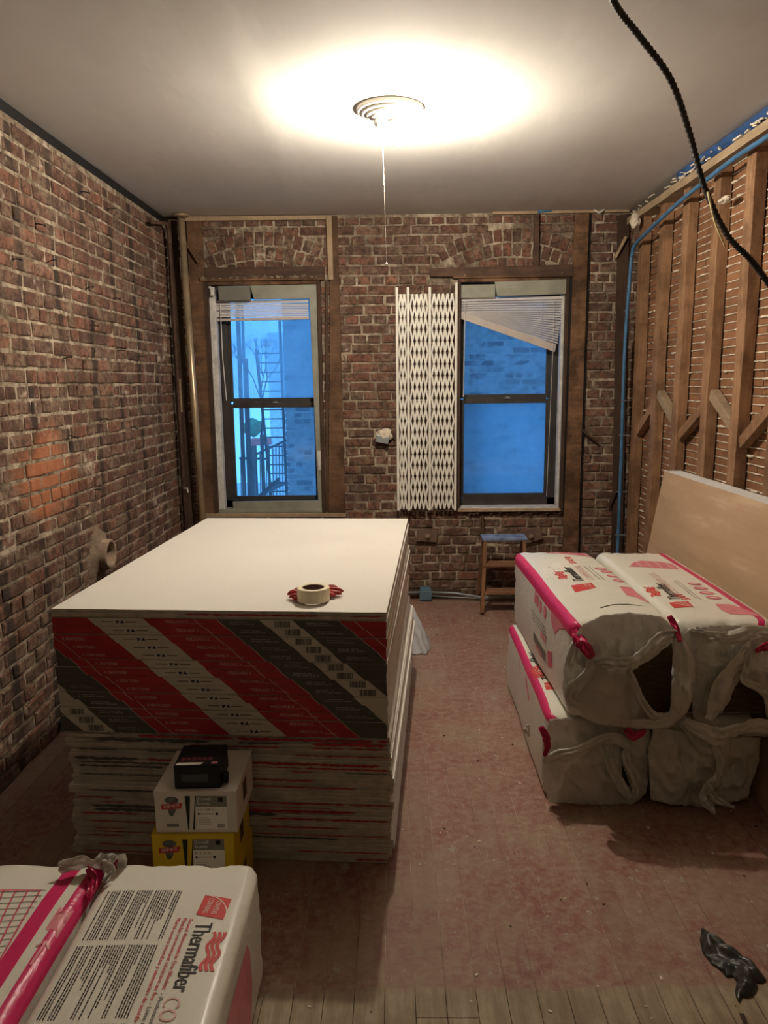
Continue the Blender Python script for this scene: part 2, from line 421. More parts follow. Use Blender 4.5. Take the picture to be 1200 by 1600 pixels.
# back wall with two window openings
W1 = (-1.455, -.562, .735, 2.575); W2 = (.512, 1.375, .735, 2.575)
wb = MB()
def wall_box(x0, x1, z0, z1): wb.box(x0, x1, YB+.008, YB+.36, z0, z1)
wall_box(XL-.35, W1[0], -.1, ZC); wall_box(W1[1], W2[0], -.1, ZC); wall_box(W2[1], XLATH+.4, -.1, ZC)
for W in (W1, W2): wall_box(W[0], W[1], -.1, W[2]); wall_box(W[0], W[1], W[3], ZC)
wb = wb.build('wall_back', M_mortar); tag(wb, kind='structure')
# arches over windows
def arch(cx, z_in, span, R, rings, half, clip):
    out = []
    zc = z_in-R
    for k in range(rings):
        r = R+.052+k*.108; n = int(2*half*r/.074)
        th = 2*half/n
        for i in range(n):
            a = -half+(i+.5)*th; u = cx+r*math.sin(a); v = zc+r*math.cos(a)
            if clip[0] < u < clip[1] and v < 3.0 and v > 2.68: out.append((u, v, .063, .098, -a))
    return out
A1 = arch(-1.035, 2.735, .9, 1.00, 2, .56, (-1.47, -.55)); A2 = arch(.93, 2.735, 1.1, 1.00, 2, .58, (.36, 1.44))
# short soldier bricks between arch and lintel
def under(cx, n, z0):
    out = []
    for i in range(n):
        a = (i-(n-1)/2)*.074; top = 2.735-1.0+math.sqrt(1-a*a); hgt = top-z0-.008
        if hgt > .03: out.append((cx+a, z0+hgt/2, .063, hgt, 0))
    return out
A1 += under(-1.035, 9, 2.655); A2 += under(.93, 9, 2.655)
def arch_skip(cx, l, r):
    out = []; z = 2.60
    while z < 3.06:
        # horizontal half-extent of the arch's outer line at this height
        R = 1.00+.215; zc = 2.735-1.0; dz = z+.037-zc
        h = math.sqrt(max(0, R*R-dz*dz)) if dz < R else 0
        lo, hi = max(cx-h, l), min(cx+h, r)
        if hi > lo: out.append((lo, hi, z, z+.0745))
        z += .0745
    return out
skip = [W1, W2, (-1.50, -.53, 2.56, 2.66), (.30, 1.44, 2.56, 2.66)]
skip += arch_skip(-1.035, -1.47, -.54)+arch_skip(.93, .37, 1.45)
bb = lay_courses(XL, XLATH+.05, 3.03, skip, 11)
hide_b = [hide_stack, in_poly([(258, 330), (343, 330), (343, 810), (258, 810)]), in_poly([(503, 330), (540, 330), (540, 810), (503, 810)]),
          in_poly([(620, 450), (715, 450), (715, 800), (620, 800)]), in_poly([(890, 330), (925, 330), (905, 870), (870, 870)]),
          in_poly([(800, 860), (1200, 860), (1200, 1300), (800, 1300)]), in_poly([(965, 330), (1200, 330), (1200, 900), (955, 900)])]
place_bricks(wb, bb+A1+A2, (0, YB, 0), (1, 0, 0), (0, 0, 1), (0, -1, 0), M_brick_b, hide_b, seed=9)

# right wall: studs, laths, plaster keys
wr = MB().box(XLATH+.035, XLATH+.3, YN, YB+.3, -.1, ZC).build('wall_right', M_cream); tag(wr, kind='structure')
me_stud = []
stud_near = [5.80, 5.372, 4.945, 4.487, 4.073, 3.65, 3.23, 2.81, 2.39, 1.97]
def rough_post(x0, x1, w, z0, z1, seed):
    rnd = random.Random(seed); m = MB(); nz = 14; rings = []
    for i in range(nz+1):
        z = z0+(z1-z0)*i/nz; dx = noise.noise(Vector((seed*3.1, 0, z*1.3)))*.006; dy = noise.noise(Vector((0, seed*2.7, z*1.1)))*.010
        j = lambda: rnd.uniform(-.0025, .0025)
        rings += [(x0+dx+j(), dy+j(), z), (x1+dx, dy+j(), z), (x1+dx, w+dy+j(), z), (x0+dx+j(), w+dy+j(), z)]
    fs = [(i*4+k, i*4+(k+1) % 4, i*4+4+(k+1) % 4, i*4+4+k) for i in range(nz) for k in range(4)]+[(3, 2, 1, 0), (nz*4, nz*4+1, nz*4+2, nz*4+3)]
    m.add(rings, fs); return m
for i, y in enumerate(stud_near):
    o = rough_post(XS, XLATH-.008, .10, 0, 2.97, i+1).build('stud', M_stud, wr, bevel=.003, fix=True); o.location = (0, y, 0)
z = .02; rnd = random.Random(4); li = 0
while z < 2.99:
    ys = 1.9 if li % 2 else 1.5
    for a in (YB-.02,):
        y = a
        while y > 1.9:
            L = random.choice((.84, 1.27, 1.27)); y0 = max(y-L, 1.8)
            m = MB(); t = rnd.uniform(-.002, .002); n = 6; rr = []
            for q in range(n+1):
                yy = y0+.002+(y-y0-.004)*q/n; dz = noise.noise(Vector((z*9, yy*2, 1)))*.003
                rr += [(XLATH+t, yy, z+dz), (XLATH+t+.008, yy, z+dz), (XLATH+t+.008, yy, z+.036+dz), (XLATH+t, yy, z+.036+dz)]
            m.add(rr, [(q*4+k, q*4+(k+1) % 4, q*4+4+(k+1) % 4, q*4+4+k) for q in range(n) for k in range(4)]+[(3, 2, 1, 0), (n*4, n*4+1, n*4+2, n*4+3)])
            m.build('lath', M_lath, wr, fix=True); y = y0
    z += .0452; li += 1
pk = MB(); rnd = random.Random(8)
for r in range(66):
    zg = .02+.0452*(r+1)-.0045
    y = 2.4
    pk.box(XLATH-.001, XLATH+.005, 2.3, 6.06, zg-.0025, zg+.0025)
    while y < 6.05:
        L = rnd.uniform(.03, .14); big = rnd.random() < .13
        if rnd.random() < .62:
            hz = rnd.uniform(.0035, .006)*(1.9 if big else 1); dp = rnd.uniform(.004, .012)*(1.8 if big else 1); n = 7; rows = []
            for q in range(n+1):
                f = math.sin(PI*min(max(q/n, .04), .96))**.5; jz = rnd.uniform(-.0025, .0015)
                yy = y+L*q/n
                rows += [(XLATH+.004, yy, zg+hz*f*.7+jz), (XLATH-dp*f, yy, zg+jz+hz*.3*f), (XLATH-dp*f*.8, yy, zg-hz*f+jz), (XLATH+.004, yy, zg-hz*f*.9+jz)]
            pk.add(rows, [(q*4+k, q*4+k+1, q*4+5+k, q*4+4+k) for q in range(n) for k in range(3)])
        y += L+rnd.uniform(.005, .05)
o = pk.build('plaster_keys', M_cream, wr, smooth=True); o['kind'] = 'stuff'
for i, (a, b, mt) in enumerate((((1001, 667), (1016, 643), M_stud), ((1029, 618), (1050, 655), M_block), ((1061, 676), (1091, 641), M_stud), ((1108, 617), (1139, 663), M_block), ((1160, 686), (1200, 640), M_stud))):
    p = U(*a, 'X', XS+.03); q = U(*b, 'X', XS+.03)
    yl = stud_near[i]-.0; yr = stud_near[i+1]+.10      # between two neighbouring studs
    s = (q.z-p.z)/(q.y-p.y) if abs(q.y-p.y) > .01 else 0
    s = max(-1.1, min(1.1, s)); zc = (p.z+q.z)/2
    ca, cb = Vector((XS+.034, yl-.004, zc-s*(yr-yl)/2)), Vector((XS+.034, yr+.004, zc+s*(yr-yl)/2))
    MB().bar(ca, cb, .062, .05, up=(1, 0, 0)).build('diagonal_block', mt, wr, bevel=.003)
m = MB()
n = 40; rows = []
for q in range(n+1):
    y = 1.9+(YB-.02-1.9)*q/n; j = noise.noise(Vector((0, y*4, 3)))*.006
    rows += [(1.80, y, 2.955+j), (1.80, y, 3.003+j), (1.912, y, 3.003), (1.912, y, 2.955)]
m.add(rows, [(q*4+k, q*4+(k+1) % 4, q*4+4+(k+1) % 4, q*4+4+k) for q in range(n) for k in range(4)]+[(3, 2, 1, 0), (n*4, n*4+1, n*4+2, n*4+3)])
m.build('top_plate', M_plate, wr, bevel=.002, fix=True)
# broken blue-painted plaster above the plate
bt = MB(); n = 60; rows = []; rnd = random.Random(2)
for q in range(n+1):
    y = 2.2+(5.05-2.2)*q/n; e = rnd.uniform(-.008, .008)
    rows += [(1.815+e, y, 3.006+rnd.uniform(0, .01)), (1.80+e, y, 3.03), (1.79+e*.5, y, 3.056), (1.90, y, 3.056), (1.90, y, 3.006)]
bt.add(rows, [(q*5+k, q*5+(k+1) % 5, q*5+5+(k+1) % 5, q*5+5+k) for q in range(n) for k in range(5)]+[(4, 3, 2, 1, 0), tuple(n*5+k for k in range(5))])
bt = bt.build('trim_2', M_blueplaster, fix=True); tag(bt, kind='structure')
cr = MB()
for i in range(60):
    y = rnd.uniform(2.3, 5.9); L = rnd.uniform(.015, .10); zz = rnd.choice((3.004, 3.01, 3.03)); t = rnd.uniform(.004, .009)
    cr.bar((1.792+rnd.uniform(-.006, .006), y, zz), (1.792, y+L, zz+rnd.uniform(-.01, .02)), t*1.5, t)
cr.build('plaster_crumbs', M_cream, bt)['kind'] = 'stuff'
# near wall, plain, and ceiling
nw = MB().box(XL-.35, XLATH+.3, YN-.2, YN, -.1, ZC).build('wall_near', simple('plain_plaster', (.42, .37, .30), .9, .1)); tag(nw, kind='structure')
def ceil_mat():
    k = N('ceiling_plaster')
    c = k.mix(k.noise(1.6, 4), (.58, .56, .52), (.69, .67, .63))
    c = k.mix(k.ramp(k.noise(4, 4, .7, stretch=(1, .25, 1)), [(.5, 0), (.62, .5)]), c, (.70, .68, .63))
    k.color(c).rough(.92, .15); k.bump(k.math('ADD', k.noise(3, 4, .5, stretch=(1, .35, 1)), k.math('MULTIPLY', k.noise(40, 3), .02)), .16, .02); return k.m
def cz(a, b):
    x = XL-.34+a*(XLATH+.6-XL); y = YN+b*(YB+.3-YN); seam = math.exp(-((x+.62)/.05)**2)*.004
    return (x, y, ZC+noise.noise(Vector((x*1.3, y*.9, 0)))*.006-seam)
ce = MB().grid(cz, 60, 110); ce = ce.build('ceiling', ceil_mat(), smooth=True); tag(ce, kind='structure')
MB().box(XL-.34, XLATH+.3, YN-.1, YB+.4, ZC+.03, ZC+.2).build('ceiling_slab', M_black, ce)

# ------------------------------------------------------------------ timber on the back wall
YF = YB-.026
def pxboard(name, quad, y, th, mat, parent=None, bevel=.003):
    """board on the plane Y=y: quad of photo points (tl, tr, br, bl)"""
    P = [U(a, b, 'Y', y) for a, b in quad]; m = MB()
    vs = [tuple(p) for p in P]+[(p.x, y+th, p.z) for p in P]
    m.add(vs, [(0, 1, 2, 3), (7, 6, 5, 4), (0, 4, 5, 1), (1, 5, 6, 2), (2, 6, 7, 3), (3, 7, 4, 0)])
    return m.build(name, mat, parent, bevel=bevel, fix=True)
def thingboard(name, quad, th, mat, label, cat, group=None, y=None):
    o = pxboard(name, quad, y if y else YB-.003-th, th, mat); tag(o, label, cat, group); return o
thingboard('wall_board', [(290, 337), (314, 337), (343, 812), (317, 812)], .022, M_fur, 'wide brown furring board between brass riser pipe and left window', 'board')
thingboard('wall_board', [(262, 340), (275, 340), (304, 840), (290, 840)], .03, M_dkwood, 'blackened vertical board in the far left corner', 'board')
thingboard('wall_board', [(516, 337), (527, 337), (540, 812), (513, 812)], .022, M_fur, 'brown furring board right of the left window', 'board')
thingboard('wood_batten', [(509, 337), (518, 337), (521, 437), (513, 437)], .034, M_ltwood, 'short pale batten high beside the left window', 'batten')
thingboard('wood_batten', [(287, 338), (509, 336), (509, 343), (287, 345)], .03, M_ltwood, 'pale horizontal batten under ceiling above left window', 'batten')
thingboard('wood_batten', [(770, 330), (984, 326), (984, 331), (770, 335)], .03, M_ltwood, 'pale horizontal batten under ceiling above right window', 'batten')
thingboard('wall_board', [(899, 333), (921, 333), (903, 870), (879, 870)], .03, M_fur, 'wide weathered furring board right of the right window', 'board')
thingboard('wood_batten', [(921, 333), (924, 333), (906, 870), (902, 870)], .012, M_black, 'thin black strip standing in for the shaded groove along the right edge of the wide furring board', 'strip')  # groove shade put in as a black strip, no batten here
thingboard('wall_board', [(966, 337), (984, 333), (972, 905), (955, 905)], .022, M_dkwood, 'dark vertical board in the far right corner behind the blue conduit', 'board')
thingboard('wood_batten', [(835, 333), (843, 333), (842, 430), (834, 430)], .03, M_lintel, 'thin brown stick nailed upright over the right window arch', 'stick')
thingboard('window_lintel', [(319, 418), (507, 416), (507, 435), (319, 436)], .03, M_lintel, 'old timber lintel under the left brick arch', 'lintel')
thingboard('window_lintel', [(671, 419), (895, 413), (895, 431), (672, 432)], .045, M_lintel, 'long timber lintel under the right brick arch', 'lintel')
thingboard('window_lintel', [(508, 438), (512, 437), (513, 800), (509, 800)], .02, M_dkwood, 'dark narrow upright trim strip at right side of the left window', 'strip')
def stick(name, a, b, wpx, mat, label, cat, y0=.05, group=None):
    p = U(*a, 'Y', YB-y0); q = U(*b, 'Y', YB-y0+.012)
    o = MB().bar(p, q, .018, wpx/F_PX*6.2, up=(0, -1, 0)).build(name, mat, bevel=.002); 
    return tag(o, label, cat, group)
stick('wood_stick', (288, 375), (311, 411), 6, M_fur, 'broken lath stub slanting across the furring board by the riser pipe', 'stick', .055)
stick('wood_stick', (978, 370), (961, 403), 6, M_ltwood, 'short pale stick slanting beside the blue conduit bend', 'stick', .05)
stick('wood_stick', (909, 672), (933, 691), 8, M_dkwood, 'dark broken stick jutting from brick right of the right window', 'stick', .05)
stick('wood_stick', (962, 765), (951, 792), 7, M_dkwood, 'dark wood splinter hanging low by the right corner board', 'stick', .04)
stick('wood_stick', (280, 592), (283, 644), 5, M_ltwood, 'orange broken lath piece in the left corner beside the riser', 'stick', .06)
stick('wood_stick', (754, 806), (755, 850), 8, M_dkwood, 'short dark upright stub above the small ladder', 'stick', .03)
# peeling mortar above the window heads and rubble sills
def rubble(parent, p0, p1, n, s, mat, name='mortar_rubble', seed=1, y=YB-.02):
    rnd = random.Random(seed); m = MB()
    for i in range(n):
        t = rnd.random(); c = Vector(p0).lerp(Vector(p1), t)+Vector((0, rnd.uniform(-.015, .015), rnd.uniform(-.008, .008)))
        r = s*rnd.uniform(.5, 1.5); a = [rnd.uniform(0, PI) for _ in range(3)]
        M = Matrix.Translation(c) @ Matrix.Rotation(a[0], 4, 'X') @ Matrix.Rotation(a[1], 4, 'Z')
        m.box(-r, r, -r*.7, r*.7, -r*.45, r*.45, 0, M)
    o = m.build(name, mat, parent); o['kind'] = 'stuff'; return o

# ------------------------------------------------------------------ windows
def glass(name, haze, tint, fleck=False):
    k = N(name); out = k.t.nodes['Material Output']; k.t.nodes.remove(k.p)
    tr = k.n('ShaderNodeBsdfTransparent'); tr.inputs[0].default_value = (.92, .96, 1, 1)
    tl = k.n('ShaderNodeBsdfTranslucent'); tl.inputs[0].default_value = (*tint, 1)
    gl = k.n('ShaderNodeBsdfGlossy'); gl.inputs['Roughness'].default_value = .08; gl.inputs[0].default_value = (.8, .8, .8, 1)
    f = k.ramp(k.noise(3.5, 5, .6), [(.3, haze*.7), (.7, haze*1.25)])
    m1 = k.n('ShaderNodeMixShader'); k.l(f, m1.inputs[0]); k.l(tr.outputs[0], m1.inputs[1]); k.l(tl.outputs[0], m1.inputs[2])
    m2 = k.n('ShaderNodeMixShader'); m2.inputs[0].default_value = .04; k.l(m1.outputs[0], m2.inputs[1]); k.l(gl.outputs[0], m2.inputs[2])
    k.l(m2.outputs[0], out.inputs[0]); return k.m
M_gl_hazy = glass('dusty_window_glass', .40, (.75, .88, 1)); M_gl_clear = glass('window_glass', .10, (.8, .9, 1)); M_gl_frost = glass('frosted_window_glass', .55, (.62, .85, 1))
YS = 6.22
def rail(m, x0, x1, z0, z1, y0=YS-.02, y1=YS+.03, mi=0): m.box(min(x0, x1), max(x0, x1), y0, y1, min(z0, z1), max(z0, z1), mi)
def make_window(num, W, gx0, gx1, ztop, zmid0, zmid1, zbot, jambside, glu, gll):
    w_ = empty('window_%d' % num, kind='structure')
    # lining of the reveal
    X0, X1, Z0, Z1 = W
    MB().box(X0, X0+.028, YB+.01, YB+.30, Z0, Z1).build('jamb', M_whitepaint if jambside < 0 else M_bronze, w_, bevel=.003)
    MB().box(X0, X0+(.010 if jambside < 0 else .02), YB-.03, YB+.01, Z0, Z1).build('edge_casing', M_dkwood, w_, bevel=.002)
    MB().box(X1-(.026 if jambside > 0 else .028), X1, YB-.03, YB+.01, Z0, Z1).build('edge_casing', M_dkwood, w_, bevel=.002)
    MB().box(X1-.028, X1, YB+.01, YB+.30, Z0, Z1).build('jamb', M_whitepaint if jambside > 0 else M_dkwood, w_, bevel=.003)
    # the peeling inner stops on the side where the white reveal shows
    m = MB()
    if jambside < 0: m.box(X0+.028, X0+.055, YB+.02, YB+.09, Z0+.02, Z1-.10); m.box(X0+.028, X0+.042, YB+.09, YS-.02, Z0, Z1)
    else: m.box(X1-.046, X1-.028, YB+.02, YB+.09, Z0+.02, Z1-.10); m.box(X1-.042, X1-.028, YB+.09, YS-.02, Z0, Z1)
    m.build('sash_stop', M_whitepaint, w_, bevel=.003)
    MB().box(X0, X1, YB-.02, YB+.30, Z1-.03, Z1).build('head_lining', M_fur, w_, bevel=.003)
    MB().box(X0, X1, YB-.01, YB+.34, Z0, Z0+.03).build('sill', M_graypaint if num == 1 else M_whitepaint, w_, bevel=.004)
    # bronze frame: side tracks, head and foot
    m = MB(); rail(m, X0+.028, gx0-.028, Z0+.03, Z1-.03, YS-.01, YS+.07); rail(m, gx1+.028, X1-.028, Z0+.03, Z1-.03, YS-.01, YS+.07)
    rail(m, X0+.028, X1-.028, ztop+.028, Z1-.03, YS-.01, YS+.07); rail(m, X0+.028, X1-.028, Z0+.03, zbot-.035, YS-.01, YS+.07)
    m.build('window_frame', M_bronze, w_, bevel=.002)
    for nm, zz0, zz1, yo, gm in (('upper_sash', zmid1, ztop, .02, glu), ('lower_sash', zbot, zmid0, -.012, gll)):
        m = MB(); t = .03
        rail(m, gx0-t, gx0, zz0-t, zz1+t, YS+yo, YS+yo+.022); rail(m, gx1, gx1+t, zz0-t, zz1+t, YS+yo, YS+yo+.022)
        rail(m, gx0, gx1, zz1, zz1+t+.016, YS+yo, YS+yo+.022); rail(m, gx0, gx1, zz0-t-.018, zz0, YS+yo, YS+yo+.022)
        s = m.build(nm, M_bronze, w_, bevel=.002)
        g = MB().box(gx0-.005, gx1+.005, YS+yo+.009, YS+yo+.013, zz0-.005, zz1+.005).build('pane', gm, s)
    lk = MB().box(-.022, .022, -.012, .008, 0, .008).tube([(-.016, -.006, .01), (.012, -.012, .014)], .004, 6)
    lk.build('sash_lock', M_steel, w_, loc=((gx0+gx1)/2+.02, YS-.01, zmid0+.038))
    return w_
zm0, zm1 = U(420, 637, 'Y', YS).z, U(420, 622, 'Y', YS).z
w1 = make_window(1, W1, -1.315, -.652, 2.455, zm0, zm1, .858, -1, M_gl_hazy, M_gl_clear)
zm0b, zm1b = U(790, 630, 'Y', YS).z, U(790, 616, 'Y', YS).z
w2 = make_window(2, W2, .577, 1.243, 2.45, zm0b, zm1b, .862, 1, M_gl_clear, M_gl_frost)
# window 1: gray-green facing boards, slightly proud
def facing(w_, name, quad, y, th, mat): return pxboard(name, quad, y, th, mat, w_, bevel=.004)
facing(w1, 'facing_board', [(390, 446), (497, 444), (497, 466), (397, 468)], YB-.005, .02, M_graypaint)
facing(w1, 'facing_board', [(483, 465), (497, 465), (512, 800), (498, 800)], YB-.005, .02, M_graypaint)
facing(w1, 'facing_board', [(363, 784), (512, 782), (513, 802), (366, 802)], YB-.006, .02, M_graypaint)
facing(w1, 'shade_box', [(340, 447), (390, 446), (391, 469), (342, 470)], YB-.03, .05, M_graydark)
facing(w1, 'shade_bracket', [(328, 448), (334, 448), (335, 462), (329, 462)], YB-.034, .03, M_whitepaint)
facing(w1, 'latch_plate', [(495, 704), (502, 704), (504, 735), (497, 735)], YB-.012, .008, M_whitepaint)
facing(w1, 'stool_board', [(320, 803), (541, 802), (541, 808), (320, 809)], YB-.05, .06, M_ltwood)
facing(w2, 'facing_board', [(717, 445), (774, 444), (774, 465), (717, 466)], YB-.006, .02, M_graypaint)
facing(w2, 'facing_board', [(773, 440), (885, 436), (885, 459), (777, 463)], YB-.028, .028, M_graypaint)
facing(w2, 'casing_strip', [(885, 436), (889, 436), (877, 798), (873, 798)], YB-.02, .02, M_lintel)
facing(w2, 'stool_board', [(715, 795), (876, 795), (876, 799), (715, 800)], YB-.04, .05, M_ltwood)
for w_, W in ((w1, W1), (w2, W2)):
    MB().box(W[0]-.04, W[1]+.03, YB-.045, YB+.02, W[3]-.002, W[3]+.014).build('head_casing', M_fur, w_, bevel=.003)
    rubble(w_, (W[0]-.03, YB-.02, W[3]+.024), (W[1]+.02, YB-.02, W[3]+.024), 130, .012, M_mortar, seed=int(W[0]*10)+30)
rubble(w2, (W2[0]-.45, YB-.01, W2[2]-.01), (W2[1], YB-.01, W2[2]-.02), 90, .012, M_rust, 'sill_rubble', seed=77)
MB().box(W1[0]-.022, W1[0], YB-.03, YB+.02, W1[2], W1[3]).build('side_strip', M_dkwood, w1)
MB().box(W2[1], W2[1]+.03, YB-.02, YB+.02, W2[2], W2[3]).build('side_strip', M_black, w2)

# blinds ----------------------------------------------------------------
YBL = YB+.05
b1 = empty('window_blind', 'collapsed white slatted blind bunched at top of the left window', 'blind', loc=(0, 0, 0))
tx0, tx1 = U(333, 475, 'Y', YBL).x, U(482, 475, 'Y', YBL).x
MB().box(tx0, tx1, YBL-.014, YBL+.014, U(400, 472, 'Y', YBL).z, U(400, 469.5, 'Y', YBL).z).build('headrail', M_blind, b1, bevel=.001)
zt, zb = U(400, 474.5, 'Y', YBL).z, U(400, 496, 'Y', YBL).z
for i in range(9):
    z = zt+(zb-zt)*i/8; tl = random.uniform(-.004, .004)
    MB().add([(tx0+.004, YBL-.013, z+tl), (tx1, YBL-.013, z-tl), (tx1, YBL+.013, z-tl+.002), (tx0+.004, YBL+.013, z+tl+.002), (tx0+.004, YBL-.013, z+tl+.0095), (tx1, YBL-.013, z-tl+.0095), (tx1, YBL+.013, z-tl+.0115), (tx0+.004, YBL+.013, z+tl+.0115)],
             [(3, 2, 1, 0), (4, 5, 6, 7), (0, 1, 5, 4), (2, 3, 7, 6), (1, 2, 6, 5), (3, 0, 4, 7)]).build('slat', M_blind, b1)
pxboard('bottom_rail', [(335, 498), (483, 495), (483, 499), (335, 502)], YBL-.014, .028, M_blindbar, b1, .001)
MB().tube([U(344, 474, 'Y', YBL-.025), U(348, 560, 'Y', YBL-.025), U(354, 626, 'Y', YBL-.02)], .004, 6).build('wand', M_blind, b1)
MB().tube([(tx0+.03, YBL, U(400, 471, 'Y', YBL).z), (tx0+.03, YBL, ZC-.52)], .003, 5).build('hanger', M_blind, b1)
b2 = empty('window_blind', 'half fallen slatted blind fanned out askew in the right window', 'blind')
def sl(y, a, b, th, mat, name):
    P = U(*a, 'Y', y); Q = U(*b, 'Y', y)
    m = MB(); h = th
    m.add([(P.x, y-.012, P.z-h*.5), (Q.x, y-.012, Q.z-h*.5), (Q.x, y+.012, Q.z+h*.35), (P.x, y+.012, P.z+h*.35), (P.x, y-.012, P.z-h*.5-.0015), (Q.x, y-.012, Q.z-h*.5-.0015), (Q.x, y+.012, Q.z+h*.35-.0015), (P.x, y+.012, P.z+h*.35-.0015)],
          [(0, 1, 2, 3), (7, 6, 5, 4), (4, 5, 1, 0), (3, 2, 6, 7), (1, 5, 6, 2), (4, 0, 3, 7)])
    return m.build(name, mat, b2)
YB2 = YBL-.01
pxboard('headrail', [(718, 466), (880, 462), (880, 467), (718, 471)], YB2-.015, .03, M_blind, b2, .001)
ns = 17
for i in range(ns):
    t = i/(ns-1)
    yl = 473+min(1, t*4)*11+t*6; yr = 469+t*66; xr_ = 880-t*9
    sl(YB2, (718+min(t*10, 3), yl), (xr_, yr), .021, M_blind, 'slat')
pxboard('bottom_rail', [(717, 486), (869, 538), (867, 550), (717, 497)], YB2-.02, .012, M_blindbar, b2, .001)
MB().tube([U(727, 470, 'Y', YB2-.03), U(725, 560, 'Y', YB2-.03), U(724, 620, 'Y', YB2-.03)], .0035, 6).build('wand', M_blind, b2)
MB().tube([U(866, 468, 'Y', YB2-.03), U(864, 545, 'Y', YB2-.03), U(858, 680, 'Y', YB2-.02), U(854, 775, 'Y', YB2-.02)], .002, 5).build('cord', M_blind, b2)
MB().tube([U(847, 468, 'Y', YB2-.016), U(846, 530, 'Y', YB2-.016)], .0015, 5).build('cord', M_blind, b2)

# scissor gate ------------------------------------------------------------
gt = empty('folding_gate', 'white accordion security gate folded against brick beside the right window', 'gate')
YG = YB-.075
def gx(px_top, t): # gate posts lean with the photo's perspective: take world X from both ends
    return U(px_top, 450, 'Y', YG).x
gz1, gz0 = U(665, 460, 'Y', YG).z, U(665, 795, 'Y', YG).z
posts = [620, 637.5, 671.5, 713]
PXs = [gx(p, 0) for p in posts]
for i, x in enumerate(PXs):
    MB().box(x-.010, x+.010, YG-.012, YG+.012, gz0-.01, gz1+.055+(.03 if i == 3 else 0)).build('post', M_gate, gt, bevel=.002)
for (a, b, k) in ((0, 1, 2), (1, 2, 4), (2, 3, 5)):
    xa, xb = PXs[a]+.016, PXs[b]-.016; lw = (xb-xa)/k; nz = 19; hz = (gz1-gz0)/nz
    for i in range(2*k+1 if False else k+1):
        # each zigzag strip is a chain of flat links
        for ph in (0, 1):
            m = MB(); x = xa+lw*i; yo = -.004 if ph else .003
            x2 = x+(lw/2 if ph == 0 else -lw/2)
            if x2 < xa-.001 or x2 > xb+.001: continue
            for q in range(nz):
                z0_, z1_ = gz0+q*hz, gz0+(q+1)*hz
                p, r = (x, x2) if q % 2 == 0 else (x2, x)
                m.bar((p, YG+yo, z0_), (r, YG+yo, z1_+.004), .0035, .0085, up=(0, 1, 0)) if False else m.bar((p, YG+yo, z0_), (r, YG+yo, z1_+.004), .0135, .0035, up=(0, 1, 0))
            m.build('lattice_bar', M_gate, gt)
for x in PXs[:3]:
    MB().tube([(x, YG, gz0-.01), (x, YG, gz0-.035)], .006, 8).build('foot_pin', M_rust, gt)

# outlet lump of mortar, anchor plates, nails, flue, pipes
def lump(c, r, mat, name, parent=None, seed=0, sq=(1, 1, 1), amp=.35, sub=3):
    b = bmesh.new(); bmesh.ops.create_icosphere(b, subdivisions=sub, radius=1)
    for v in b.verts:
        k = 1+amp*noise.noise(v.co*1.7+Vector((seed, 0, 0)))+amp*.4*noise.noise(v.co*5+Vector((seed, 3, 0)))
        v.co = Vector((v.co.x*sq[0], v.co.y*sq[1], v.co.z*sq[2]))*k*r
    me = bpy.data.meshes.new(name); b.to_mesh(me); b.free(); me.materials.append(mat)
    o = bpy.data.objects.new(name, me); COL.objects.link(o); o.location = c
    if parent: o.parent = parent
    return o
ob = empty('outlet_box', 'broken wall box caked in gray mortar left of the gate', 'outlet box')
c = U(600, 679, 'Y', YB-.035)
lump(c, .06, M_cream, 'mortar_lump', ob, 3, (1.25, .75, .75))
MB().box(-.075, .03, -.045, .02, -.035, .022, 0, Matrix.Translation(c+Vector((.01, 0, -.035))) @ Matrix.Rotation(.2, 4, 'Y')).build('metal_box', M_steel, ob, bevel=.004)
MB().tube([c+Vector((.06, -.03, .03)), c+Vector((.085, -.03, -.01)), c+Vector((.08, -.03, -.03))], .008, 6).build('cable_clamp', M_rust, ob)
M_plate = simple('dull_brown_iron', (.16, .10, .075), .6, .35, metal=.1, var=.2, sc=9, bump=.15)
M_boltm = simple('bolt_iron', (.34, .24, .17), .5, .5, metal=.3, var=.2, sc=30, bump=.2)
def anchor(px, py, w_, h_, rot, label):
    c = U(px, py, 'Y', YB-.03); e = empty('anchor_plate', label, 'anchor plate', loc=c)
    R = Matrix.Rotation(rot, 4, 'Y')
    MB().box(-w_/2, w_/2, -.008, .012, -h_/2, h_/2, 0, R).build('plate', M_plate, e, bevel=.003)
    MB().lathe([(0, 0), (.022, 0), (.022, .02), (0, .02)], 6, Matrix.Translation((.005, -.008, 0)) @ Matrix.Rotation(PI/2, 4, 'X')).build('nut', M_boltm, e, bevel=.002)
    MB().tube([(.005, -.02, 0), (.005, -.045, 0)], .010, 8).build('bolt', M_boltm, e)
anchor(667, 837, .17, .10, .06, 'square rusty tie plate with bolt on the low brick left of the ladder')
anchor(828, 837, .19, .11, -.28, 'tilted rusty tie plate with bolt behind the ladder top')
nails = [(57, 350), (127, 300), (168, 327), (75, 410), (22, 405), (135, 451), (178, 465), (140, 508), (100, 560), (185, 548), (158, 655), (205, 667), (215, 557), (110, 681), (232, 735), (148, 765), (125, 790), (245, 515)]
nm = MB().tube([(-.01, 0, 0), (.022, 0, .003), (.045, .003, 0)], .0028, 5); nm.tube([(.044, .003, 0), (.047, .003, 0)], .006, 6); nme = nm.mesh('nail', M_black)
nord = sorted(range(len(nails)), key=lambda i: -U(*nails[i], 'X', XL).z)
NO = 'highest,second highest,third highest,fourth highest,fifth highest,sixth highest,seventh highest,eighth highest,ninth highest,ninth lowest,eighth lowest,seventh lowest,sixth lowest,fifth lowest,fourth lowest,third lowest,second lowest,lowest'.split(',')
